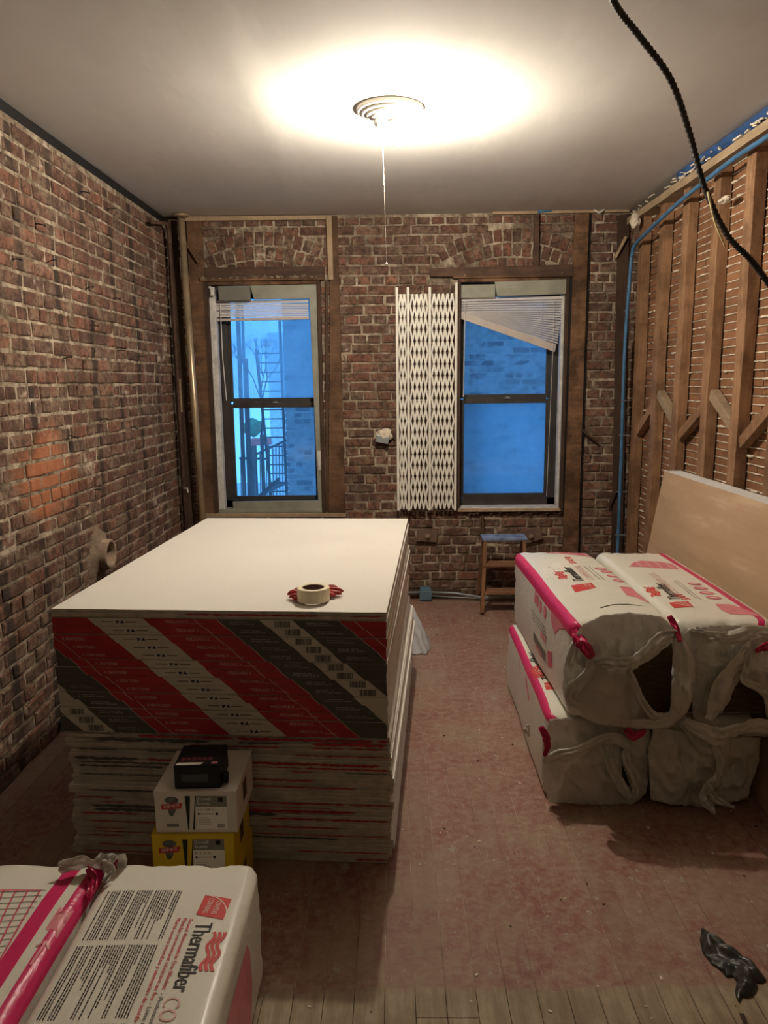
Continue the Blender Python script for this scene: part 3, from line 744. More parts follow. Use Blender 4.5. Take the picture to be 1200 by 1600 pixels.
for i, (a, b) in enumerate(nails):
    p = U(a, b, 'X', XL); o = inst('nail', nme, Matrix.Translation(p) @ Matrix.Rotation(random.uniform(-.5, .5), 4, 'Z') @ Matrix.Rotation(random.uniform(-.3, .3), 4, 'Y'))
    tag(o, 'black nail sticking out of the left brick wall, %s of them' % NO[nord.index(i)], 'nail', 'nails in the left brick wall')
fl = empty('flue_thimble', 'round clay flue collar sticking out of the left brick wall', 'flue', loc=(XL, HOLE_Y, HOLE_Z))
Ry = Matrix.Rotation(PI/2, 4, 'Y')
MB().lathe([(.066, -.06), (.066, .068), (.070, .075), (.084, .075), (.088, .068), (.088, -.05)], 36, Ry).build('collar', M_terracotta, fl, smooth=True, bevel=.0)
MB().lathe([(0, -.055), (.07, -.055)], 36, Ry).build('flue_plug', M_dkwood, fl)
def mp(a, b):
    an = 2*PI*a; rr = .082+b*(.09+.035*noise.noise(Vector((math.cos(an)*1.5, math.sin(an)*1.5, 2))))
    return (.012+.025*(1-b)*(1-b)-.02*b+.006*noise.noise(Vector((math.cos(an)*4, math.sin(an)*4, b*3))), math.cos(an)*rr, math.sin(an)*rr)
MB().grid(mp, 40, 8).build('mortar_patch', simple('flue_mortar', (.24, .18, .13), .95, .1, var=.3, sc=25, bump=.8, dist=.01), fl, smooth=True)
# riser pipe
YP = YB-.13
rp = empty('riser_pipe', 'tall brass-coloured heating riser pipe with ceiling flange in the left corner', 'pipe')
xt = U(283, 345, 'Y', YP).x; xb = U(316, 805, 'Y', YP).x; sx = (xb-xt)/(.75-3.0)
MB().tube([(xb-.75*sx*-1*-1 if False else xb-(.75)*sx, YP, 0.0), (xt, YP, 3.02)], .0265, 18).build('pipe', M_brass, rp, smooth=True)
MB().lathe([(.028, 0), (.062, .006), (.066, .014), (.05, .022), (.0, .024)], 28, Matrix.Translation((xt, YP, 3.03))).build('ceiling_flange', M_brass, rp, smooth=True)
dp = empty('thin_pipe', 'thin dark pipe with elbow running down the left corner', 'pipe')
pts = [U(236, 347, 'X', XL+.05), Vector((XL+.05, 5.92, 2.98)), Vector((XL+.05, 5.97, 2.9)), Vector((XL+.05, 5.98, 1.5)), Vector((XL+.055, 5.98, 0))]
MB().tube(pts, .013, 10).build('pipe', M_rust, dp, smooth=True)
MB().tube([(XL+.05, 5.97, 2.92), (XL+.05, 5.97, 2.84)], .019, 10).build('coupling', M_rust, dp)
MB().tube([(XL+.06, 5.96, .96), (XL+.09, 5.94, .965), (XL+.095, 5.94, .93)], .006, 8).build('white_valve', M_whiteenamel, dp)

# blue conduit on the right
cdp = [Vector((1.80, 2.0, 2.935)), U(1290, 150, 'X', 1.80), U(1200, 213, 'X', 1.80), U(1140, 253, 'X', 1.80), U(1060, 317, 'X', 1.795), U(1012, 362, 'X', 1.79), U(992, 383, 'X', 1.79)]
p_last = cdp[-1]
cdp += [Vector((1.79, p_last.y+.06, p_last.z-.06)), Vector((1.79, p_last.y+.08, p_last.z-.14)), Vector((1.79, 5.96, 2.0)), Vector((1.795, 5.95, 1.2)), Vector((1.80, 5.955, .5)), Vector((1.80, 5.95, .04))]
def smooth_path(P, n=8):
    out = []
    for i in range(len(P)-1):
        a, b, c, d = P[max(i-1, 0)], P[i], P[i+1], P[min(i+2, len(P)-1)]
        for k in range(n):
            t = k/n; out.append(.5*((2*b)+(c-a)*t+(2*a-5*b+4*c-d)*t*t+(3*b-a-3*c+d)*t**3))
    out.append(P[-1]); return out
cn = empty('blue_conduit', 'blue flexible conduit running along the studs and down the right corner', 'conduit')
MB().tube(smooth_path(cdp, 10), .0135, 12).build('tube', M_conduit, cn, smooth=True)
for zz in (2.3, 1.62, 1.35, .9, .55):
    MB().box(1.772, 1.85, 5.94, 5.965, zz, zz+.006).build('strap', M_steel, cn)
o = MB().tube([U(840, 330, 'Y', YB-.04), U(862, 327, 'Y', YB-.04)], .016, 10).build('conduit_stub', M_conduit, bevel=.003); tag(o, 'short blue conduit stub at ceiling over the right window', 'conduit')
o = MB().tube(smooth_path([U(928, 327, 'Y', YB-.05), U(936, 332, 'Y', YB-.06), U(944, 327, 'Y', YB-.05)]), .006, 8).build('wire_scrap', M_whiteenamel); tag(o, 'white wire scrap at ceiling right of the right window', 'wire')
o = lump(U(993, 345, 'Y', 5.8), .035, M_cream, 'plaster_lump', None, 9, (1, 1.2, 1.6)); tag(o, 'broken gray plaster lump at the top of the far right corner', 'plaster lump')
o = lump(U(1133, 312, 'X', XS-.01), .035, M_cream, 'plaster_lump', None, 12, (.8, 1.8, .5)); tag(o, 'cream plaster lump on a stud behind the hanging cable', 'plaster lump')

# hanging cable
cb = empty('hanging_cable', 'black armoured cable drooping from the ceiling at upper right', 'cable')
P = [U(925, -130, 'Z', ZC-.004), U(945, -45, 'Y', 2.66), U(962, 8, 'Y', 2.77), U(1000, 58, 'Y', 2.85), U(1048, 125, 'Y', 2.95), U(1078, 210, 'Y', 3.1), U(1100, 290, 'Y', 3.12), U(1135, 365, 'Y', 3.12), U(1172, 405, 'Y', 3.1), U(1200, 442, 'Y', 3.1), U(1260, 530, 'Y', 3.08), Vector((1.83, 3.12, 1.7))]
path = []
for p in smooth_path(P, 30): path.append(p)
# armour: radius ripples along the length
n_cut = 30*7
MB().tube(path, None, 10, rf=lambda i: .0115+.0022*math.sin(i*2.1)).build('armour', M_cable, cb, smooth=True)
q = smooth_path([U(1106, 300, 'Y', 3.10), U(1115, 340, 'Y', 3.08), U(1124, 365, 'Y', 3.07), U(1133, 386, 'Y', 3.07)], 6)
MB().tube(q, [.0045-.0001*i for i in range(len(q))], 7).build('loose_wire', M_wire, cb, smooth=True)

# ------------------------------------------------------------------ ceiling lamp
LX, LY = -.005, 3.84
lp = empty('ceiling_lamp', 'round ribbed ceiling lamp with one bare lit bulb and a pull chain', 'lamp', loc=(LX, LY, 0))
MB().lathe([(0, ZC-.050), (.085, ZC-.052), (.092, ZC-.048), (.094, ZC-.040), (.098, ZC-.040), (.110, ZC-.043), (.115, ZC-.038), (.117, ZC-.030), (.121, ZC-.030), (.131, ZC-.033), (.136, ZC-.028), (.138, ZC-.020), (.142, ZC-.020), (.152, ZC-.021), (.158, ZC-.014), (.160, ZC-.004), (.160, ZC+.01)], 48).build('base_plate', M_whiteenamel, lp, smooth=True)
M_bulb = N('lit_bulb'); e = M_bulb.p; e.inputs['Base Color'].default_value = (.9, .85, .75, 1); e.inputs['Emission Color'].default_value = BULB_COLOR; e.inputs['Emission Strength'].default_value = BULB_STRENGTH; M_bulb = M_bulb.m
for d, lit in (((.36, -.26, -.90), 1), ((-.8, -.35, -.35), 0)):
    d = Vector(d).normalized(); b0 = Vector((0.005 if lit else -.03, 0, ZC-.054))+d*.010
    a = d.cross(Vector((0, 0, 1))).normalized(); b_ = a.cross(d)
    Mx = frame_M(b0, a, b_, d)
    s_ = MB().lathe([(0, 0), (.019, 0), (.021, .01), (.019, .035), (0, .036)], 18, Mx).build('socket', M_whiteenamel, lp, smooth=True)
    if lit: MB().lathe([(.0, .036), (.012, .038), (.015, .05), (.024, .065), (.029, .082), (.028, .10), (.02, .116), (.0, .122)], 20, Mx).build('bulb', M_bulb, s_, smooth=True)
pc = U(597, 215, 'Y', LY-.02); pe = U(604, 412, 'Y', LY-.02)
ch = MB(); n = 60
for i in range(n):
    p = Vector((pc.x, LY-.02, ZC-.06)).lerp(Vector((pe.x, LY-.02, pe.z)), i/(n-1))-Vector((LX, LY, 0))
    ch.lathe([(0, -.0024), (.0022, -.001), (.0022, .001), (0, .0024)], 6, Matrix.Translation(p))
pp = Vector((pe.x, LY-.02, pe.z))-Vector((LX, LY, 0))
ch.tube([Vector((pc.x, LY-.02, ZC-.06))-Vector((LX, LY, 0)), pp], .0008, 4)
ch.lathe([(0, -.012), (.005, -.010), (.006, 0), (.002, .006), (0, .006)], 10, Matrix.Translation(pp))
ch.build('pull_chain', M_chain, lp)

# ------------------------------------------------------------------ lettering as flat printed geometry
_tc = {}
def text_arrays(s):
    """flat glyph mesh of a string, cap height 1, starting at x = 0"""
    if s in _tc: return _tc[s]
    cu = bpy.data.curves.new('t', 'FONT'); cu.body = s; cu.size = 1; cu.resolution_u = 2
    o = bpy.data.objects.new('t', cu); COL.objects.link(o)
    dg = bpy.context.evaluated_depsgraph_get(); me = bpy.data.meshes.new_from_object(o.evaluated_get(dg))
    vs = [(v.co.x/.70, v.co.y/.70) for v in me.vertices]; fs = [tuple(p.vertices) for p in me.polygons]
    bpy.data.objects.remove(o); bpy.data.curves.remove(cu); bpy.data.meshes.remove(me)
    x0 = min(v[0] for v in vs); wd = max(v[0] for v in vs)-x0
    vs = [(v[0]-x0, v[1]) for v in vs]
    _tc[s] = (vs, fs, wd); return _tc[s]
def put_text(m, s, fn, mi, length=None, cap=None, x=0, y=0, flip=False, embolden=0):
    """add text to builder m; fn maps (a, b) in metres to a point"""
    vs, fs, wd = text_arrays(s); sx = (length/wd) if length else cap; sy = cap if cap else sx
    L = wd*sx
    for dx in ((0,) if not embolden else (0, embolden)):
        pts = [fn(x+(L-a*sx if flip else a*sx)+dx, y+(sy-b*sy if flip else b*sy)) for a, b in vs]
        m.add(pts, fs, mi)

# ------------------------------------------------------------------ stack of drywall
SX, SY, SR = -.0311, 2.5437, -.0608
BW, BL, PITCH = 1.22, 1.866, .03165
ORD = ['first', 'second', 'third', 'fourth', 'fifth', 'sixth', 'seventh', 'eighth', 'ninth', 'tenth', 'eleventh', 'twelfth', 'thirteenth', 'fourteenth', 'fifteenth', 'sixteenth', 'seventeenth']
sheet_me = []
for i in range(4):
    rnd = random.Random(40+i); m = MB(); t = .0143; c = .0012; nx = 30
    ys = [rnd.uniform(-.0012, .0012) for _ in range(nx+1)]
    rows = []
    for q in range(nx+1):
        x = -BW+BW*q/nx; e = ys[q]
        rows += [(x, e+c, 0), (x, e, c), (x, e, t-c), (x, e+c, t), (x, BL-c, t), (x, BL, t-c), (x, BL, c), (x, BL-c, 0)]
    for q in range(nx):
        for k in range(8): m.add([], [])
        for k in range(8):
            a = q*8+k; b = q*8+(k+1) % 8; m.f.append((a, b, b+8, a+8)); m.m.append(0 if k in (3, 7) else 2)
    m.v = rows
    m.f.append(tuple(range(7, -1, -1))); m.m.append(1); m.f.append(tuple(nx*8+k for k in range(8))); m.m.append(1)
    me = m.mesh('sheet', [M_paper, M_side, M_gyp]); b = bmesh.new(); b.from_mesh(me); bmesh.ops.recalc_face_normals(b, faces=b.faces); b.to_mesh(me); b.free()
    sheet_me.append(me)
PER = 1.19
BANDS = [(0, .21, 2), (.21, .48, 0), (.48, .635, 1), (.635, .755, 2), (.755, .92, 1), (.92, 1.19, 0)]
def clip_x(poly, lo, hi):
    for s, lim in ((1, lo), (-1, hi)):
        out = []
        for i in range(len(poly)):
            p, q = poly[i], poly[(i+1) % len(poly)]; a, b = s*(p[0]-lim) >= 0, s*(q[0]-lim) >= 0
            if a: out.append(p)
            if a != b:
                t = (lim-p[0])/(q[0]-p[0]); out.append((lim, p[1]+(q[1]-p[1])*t))
        poly = out
        if not poly: return []
    return poly
def full_tape(off, parent, seed):
    m = MB(); h = PITCH-.0012; sl = .034; y = -.0016; rnd = random.Random(seed)
    def put(poly, mi, yy):
        poly = clip_x(poly, -BW, -.001)
        if len(poly) > 2: m.add([(a, yy, b) for a, b in poly], [tuple(range(len(poly)))], mi)
    def para(a, b, mi, yy, z0=0, z1=1): put([(a+sl*(1-z0), z0*h), (b+sl*(1-z0), z0*h), (b+sl*(1-z1), z1*h), (a+sl*(1-z1), z1*h)], mi, yy)
    for rep in (-2, -1, 0, 1):
        s0 = off+rep*PER
        if s0 > 0 or s0+PER < -BW-.05: continue
        for a, b, mi in BANDS: para(s0+a, s0+b, mi, y)
        for lx in (.395, .478, .92, .975): para(s0+lx, s0+lx+.0035, 3, y-.0002)
        f = lambda a, b: (a, y-.0004, b)
        def inside(a, b): return a > -BW+.004 and b < -.004
        tx = s0+.31+sl*.35
        if inside(tx-.05, tx+.12):
            put_text(m, 'FIREGUARD X', f, 3, .085, .0105, tx-.03, .014)
            m.add([f(tx+.058, .0135), f(tx+.11, .0135), f(tx+.11, .0145), f(tx+.058, .0145)], [(0, 1, 2, 3)], 3)
        tx = s0+1.03+sl*.5
        if inside(tx-.05, tx+.08): put_text(m, 'FIREGUARD X', f, 3, .085, .0105, tx-.03, .008, flip=True)
        lx = s0+.105+sl*.5
        if inside(lx-.07, lx+.08):
            cx = lx
            m.add([f(cx-.016, .020), f(cx+.001, .020), f(cx-.0075, .008)], [(2, 1, 0)], 4)
            m.add([f(cx+.002, .011), f(cx+.019, .011), f(cx+.0105, .023)], [(0, 1, 2)], 4)
            for q in range(12):
                for sgn, st in ((-1, -.065), (1, .023)):
                    xx = cx+st+q*.0035; m.add([f(xx, .014), f(xx+.0028, .014), f(xx+.0028, .0175), f(xx, .0175)], [(0, 1, 2, 3)], 5)
        for dx in (.50, .775):
            bx = s0+dx+sl*.5
            if inside(bx, bx+.13):
                for rr, ln in ((.019, 16), (.012, 22)):
                    q = 0
                    while q < ln:
                        k = rnd.randint(1, 4); xx = bx+.012+q*.0042; m.add([f(xx, rr), f(xx+.0042*k-.0012, rr), f(xx+.0042*k-.0012, rr+.0032), f(xx, rr+.0032)], [(0, 1, 2, 3)], 6); q += k+(rnd.random() < .3)
        bx = s0+.672+sl*.5
        if inside(bx-.01, bx+.07):
            q = 0
            while q < .056:
                ww = rnd.choice((.0009, .0015, .0026)); xx = bx+q; m.add([f(xx, .004), f(xx+ww, .004), f(xx+ww, h-.003), f(xx, h-.003)], [(0, 1, 2, 3)], 5); q += ww+rnd.choice((.001, .0018))
    return m.build('end_tape', [M_red, M_dkgray, M_ltgray, M_txtpale, M_navy, M_black, M_txtgray], parent)
def torn_tape(off, parent, seed):
    rnd = random.Random(seed); m = MB(); y = -.0022
    for zz in ([.0153] if rnd.random() < .8 else [.0153, .031]):
        x = -BW+rnd.uniform(0, .12)
        wide = rnd.random() < .25
        while x < -.02:
            L = rnd.uniform(.10, .55); x1 = min(x+L, -.003); n = max(4, int((x1-x)/.012))
            ph = ((x+L/2-off) % PER); mi = 0
            for a, b, mm in BANDS:
                if a <= ph < b: mi = mm
            if mi == 2 and rnd.random() < .6: mi = 0 if rnd.random() < .6 else 1
            hh = rnd.uniform(.0045, .0075) if wide else rnd.uniform(.002, .0042); rows = []
            for q in range(n+1):
                f = min(1, q/1.5, (n-q)/1.5)
                rows += [(x+(x1-x)*q/n, y, zz-hh*f*rnd.uniform(.4, 1.2)), (x+(x1-x)*q/n, y, zz+hh*f*rnd.uniform(.3, 1.0))]
            m.add(rows, [(2*q, 2*q+2, 2*q+3, 2*q+1) for q in range(n)], mi)
            x = x1+rnd.choice((.004, .02, .1, .3))
    return m.build('torn_end_tape', [M_red, M_dkgray, M_ltgray], parent)
NP = 31
rnd = random.Random(21)
for k in range(NP):           # k = 0 is the topmost pack
    z = (NP-1-k)*PITCH; printed = 1 <= k <= 14
    jx = rnd.uniform(-.002, .002) if k < 15 else rnd.uniform(-.012, .012)+(.010 if k > 15 else 0)
    jy = rnd.uniform(-.002, .002) if k < 15 else rnd.uniform(-.004, .012)
    jr = rnd.uniform(-.0015, .0015)-(.006 if k in (5, 6, 11) else 0)-(.008 if 16 < k < 22 else 0)
    if k == 0: lab = 'topmost drywall pack with clean cream face, torn end tape'
    elif printed: lab = 'red and gray printed drywall pack, %s row of print counted from the top' % ORD[k-1]
    else: lab = 'drywall pack with torn red tape streaks, %s below the printed rows' % ORD[k-15]
    e = empty('drywall_pack', lab, 'drywall', 'drywall packs in the big stack', loc=(SX+jx, SY+jy, z)); e.rotation_euler = (0, 0, SR+jr)
    for q in (0, 1):
        s = inst('sheet', sheet_me[rnd.randrange(4)], Matrix.Translation((rnd.uniform(-.0015, .0015)*(1 if k < 15 else 3), rnd.uniform(0, .0015)*(1 if k < 15 else 4), q*.0158+.0001)), e)
    if printed:
        r = k-1; full_tape(-1.088+.0362*r+rnd.uniform(-.005, .005)+(.008 if r > 6 else 0), e, k)
    else: torn_tape(-1.088+.0362*(k-1), e, k+100)

# tape roll and gloves on the stack
ZT = NP*PITCH
tcn = U(490, 937, 'Z', ZT+.005)
tr_ = empty('masking_tape_roll', 'cream masking tape roll lying on red gloves on the drywall', 'tape', loc=(tcn.x, tcn.y, ZT+.0052))
MB().lathe([(.041, 0), (.059, 0), (.060, .002), (.060, .046), (.059, .048), (.041, .048)], 48, close=True).build('tape', simple('masking_tape', (.80, .70, .50), .6, .3, var=.03, bump=0), tr_, smooth=False)
MB().lathe([(.0385, .0005), (.0412, .0005), (.0412, .0475), (.0385, .0475)], 40, close=True).build('core', simple('cardboard_core', (.20, .13, .12), .8, .1, var=.1), tr_)
M_glove = simple('red_dipped_glove', (.36, .035, .03), .45, .4, var=.25, sc=60, bump=.4); M_gcuff = simple('pale_red_knit', (.60, .28, .24), .85, .1, sc=150, bump=.6)
def glove(loc, ang, label, fing):
    e = empty('work_glove', label, 'glove', 'red gloves under the tape roll', loc=loc); e.rotation_euler = (0, 0, ang)
    m = MB()
    def palm(a, b):
        th = 2*PI*b; r = math.sin(PI*min(max(a, .02), .98))**.2
        return (-.080+a*.105, -.004+math.cos(th)*.062*r*(1-.05*a), .0030+math.sin(th)*.0022*r)
    m.grid(palm, 14, 18)
    m.build('palm', M_gcuff, e, smooth=True, fix=True)
    for i, (y0, a, L, lift) in enumerate(fing):
        d = Vector((math.cos(a), math.sin(a), 0)); p0 = Vector((.008, y0, .009)); n = 9; pts = []; rr = []
        for q in range(n+1):
            t = q/n; pts.append(p0+d*L*t+Vector((0, 0, lift*math.sin(t*PI*.9)))); rr.append(.0078+.0014*math.sin(t*PI) if q < n-1 else (.007 if q == n-1 else .003))
        MB().tube(pts, rr, 10).build('finger' if i < 4 else 'thumb', M_glove, e, smooth=True)
    return e
lg = U(476, 930, 'Z', ZT); rg = U(505, 926, 'Z', ZT)
glove((lg.x+.01, lg.y-.036, ZT+.0008), PI-.15, 'red-fingered glove poking out left of the tape roll', [(-.024, -.35, .050, .014), (-.008, -.12, .062, .010), (.010, .12, .060, .016), (.025, .40, .048, .008), (.030, 1.0, .045, .004)])
glove((rg.x-.01, rg.y-.042, ZT+.0008), -.10, 'red-fingered glove poking out right of the tape roll', [(-.024, -.18, .062, .006), (-.008, -.05, .080, .008), (.008, .08, .082, .014), (.022, .28, .060, .018), (-.028, -.8, .04, .004)])

# ------------------------------------------------------------------ leaning drywall
TL = math.radians(9.25); uv_ = Vector((math.sin(TL), 0, math.cos(TL))); nv_ = Vector((math.cos(TL), 0, -math.sin(TL)))
m = MB().box(0, .0150, 0, 2.44, 0, 1.22); m.m = [0]*6
lean_me = None
NLAB = ['front leaning drywall sheet showing its whole tan back face', 'second sheet of the leaning row, edge only', 'third sheet of the leaning row, edge only', 'fourth sheet of the leaning row, edge only', 'fifth sheet of the leaning row, edge only', 'sixth sheet of the leaning row, edge only', 'rearmost leaning sheet, top touching the studs']
M_edge = simple('sheet_edge_bluish', (.56, .55, .54), .7, .3, var=.1, sc=30, bump=.2)
for k in range(7):
    m = MB().box(0, .0150, 0, 2.44, 0, 1.22)
    m.m = [0, 0, 1, 1, 1, 1]
    me = m.mesh('drywall_sheet', [M_back if k % 2 == 0 else M_paper, M_edge]) if not lean_me or k < 2 else lean_me
    lean_me = me
    o = bpy.data.objects.new('leaning_drywall_sheet', me); COL.objects.link(o)
    p = Vector((1.532, 2.37+random.uniform(-.006, .006), .001))+nv_*(.0160*k)+uv_*(.0160*k*math.tan(TL))
    o.matrix_world = frame_M(p, nv_, (0, 1, 0), uv_)
    md = o.modifiers.new('bevel', 'BEVEL'); md.width = .0015; md.segments = 1
    tag(o, NLAB[k], 'drywall', 'drywall sheets leaning on the stud wall')

# ------------------------------------------------------------------ cartons
M_wbox = simple('white_carton', (.62, .57, .50), .6, .3, var=.05, bump=0); M_ybox = simple('yellow_carton', (.62, .42, .015), .55, .35, var=.06, bump=0)
M_kbox = simple('black_carton', (.008, .007, .008), .5, .2, var=.2, bump=0)
M_label = simple('label_gray', (.20, .195, .16), .6, .3, var=.05, bump=0); M_screwg = simple('print_steel', (.11, .105, .095), .5, .3, var=.5, sc=70, bump=0)
def screw_box(name, label, mat, x0, x1, y0, y1, z0, z1, ang, size):
    W_, D_, H_ = x1-x0, y1-y0, z1-z0
    e = empty(name, label, 'box', 'stacked cartons before the drywall', loc=((x0+x1)/2, y0, z0)); e.rotation_euler = (0, 0, ang)
    ct = MB().box(-W_/2, W_/2, 0, D_, 0, H_-.002).build('carton', mat, e, bevel=.002)
    MB().box(-W_/2-.0012, W_/2+.0012, -.001, D_+.001, H_-.0045, H_).build('lid_flap', mat, e, bevel=.001)
    m = MB(); f = lambda a, b, o=0: (-W_/2+a*W_/.273, -.0010-o, b*H_/.150)
    def rect(a, b, c, d, mi, o=0): m.add([f(a, c, o), f(b, c, o), f(b, d, o), f(a, d, o)], [(0, 1, 2, 3)], mi)
    # emblem: a screw head and tip behind a red banner
    def ell(cx, cy, rx, ry, mi, o=0, n=20): m.add([f(cx+rx*math.cos(2*PI*i/n), cy+ry*math.sin(2*PI*i/n), o) for i in range(n)], [tuple(range(n))], mi)
    ell(.058, .118, .023, .013, 1); m.add([f(.040, .105), f(.076, .105), f(.070, .080), (f(.058, .060)), f(.048, .066), f(.044, .082)], [(5, 4, 3, 2, 1, 0)], 1)
    for i in range(3): rect(.047, .068-i*.003, .074-i*.006, .0755-i*.006, 2, .0002)
    m.add([f(.022, .085, .0003), f(.088, .088, .0003), f(.094, .108, .0003), f(.024, .103, .0003)], [(0, 1, 2, 3)], 0)
    put_text(m, 'GRIP-RITE', lambda a, b: f(a, b+(a-.05)*.08, .0005), 3, .052, .011, .031, .0915)
    # tapered black wedge, dark slash, label
    m.add([f(.102, .133), f(.120, .133), f(.112, .010), f(.108, .010)], [(3, 2, 1, 0)], 2)
    m.add([f(.136, .133), f(.139, .133), f(.130, .010), f(.124, .010)], [(3, 2, 1, 0)], 2)
    rect(.138, .240, .094, .133, 4); rect(.136, .240, .014, .094, 3)
    g = lambda a, b: f(a, b, .0004)
    put_text(m, 'Drywall', g, 3, .046, .011, .142, .118); put_text(m, 'Screws', g, 3, .042, .011, .142, .102)
    rect(.212, .228, .112, .128, 2, .0004); put_text(m, size, g, 2, .055, .009, .143, .080)
    rect(.145, .196, .0675, .0695, 2, .0003); m.add([g(.143, .0635), g(.150, .067), g(.150, .070), g(.143, .0735)], [(0, 1, 2, 3)], 2); ell(.206, .0685, .005, .005, 2, .0003)
    for r in range(5): rect(.143, .143+random.uniform(.03, .05), .054-r*.006, .0555-r*.006, 4, .0003)
    q = .206
    while q < .230: ww = random.choice((.0006, .0012)); rect(q, q+ww, .018, .033, 2, .0003); q += ww+.001
    rect(.038, .078, .022, .033, 4, .0002)
    # lettering running up the side
    s = lambda a, b: (W_/2+.0011, a, b)
    m.add([s(.10, .05), s(.16, .05), s(.16, .12), s(.10, .12)], [(0, 1, 2, 3)], 5)
    m.build('print', [simple('banner_red', (.45, .03, .03), .5, .3, bump=0), M_screwg, M_black, M_prt_white, M_label, M_rust], ct)
    return e
screw_box('screw_box', 'white drywall screw carton with black box on top', M_wbox, -.802, -.529, 2.28, 2.56, .3065, .4555, .0, '6 x 1-5/8 in.')
screw_box('screw_box', 'yellow drywall screw carton directly under the white one', M_ybox, -.815, -.542, 2.27, 2.55, .1535, .3060, .018, '6 x 2 in.')
screw_box('screw_box', 'lowest yellow screw carton on the floor behind the foreground bag', M_ybox, -.812, -.539, 2.275, 2.555, .0, .1530, .0, '6 x 2 in.')
e = empty('small_black_box', 'small glossy black carton lying on the white screw carton', 'box', 'stacked cartons before the drywall', loc=(-.659, 2.295, .456)); e.rotation_euler = (0, 0, .04)
MB().box(-.076, .076, 0, .145, 0, .083).build('carton', M_kbox, e, bevel=.004)
MB().lathe([(0, 0), (.017, 0), (.019, .004), (.019, .018), (0, .02)], 20, Matrix.Translation((.077, .03, .022)) @ Matrix.Rotation(PI/2, 4, 'Y')).build('round_plug', M_kbox, e, smooth=True)
m = MB(); zz = .0838
m.add([(-.07, .004, zz), (.012, .004, zz), (.020, .018, zz), (-.066, .020, zz)], [(0, 1, 2, 3)], 0)
m.add([(.046, .008, zz), (.066, .008, zz), (.066, .022, zz), (.046, .022, zz)], [(0, 1, 2, 3)], 1)
for i in range(6): m.add([(-.06+i*.018, .032+.004*(i % 2), zz), (-.046+i*.018, .032, zz), (-.046+i*.018, .052, zz), (-.06+i*.018, .056, zz)], [(0, 1, 2, 3)], 2)
m.add([(-.052, -.0008, .025), (.035, -.0008, .025), (.035, -.0008, .052), (-.052, -.0008, .052)], [(0, 1, 2, 3)], 3)
m.build('print', [M_prt_white, M_prt_pink, simple('dark_red_print', (.16, .02, .03), .4, .4, bump=0), simple('faint_gray_print', (.02, .022, .021), .4, .4, bump=0)], e)

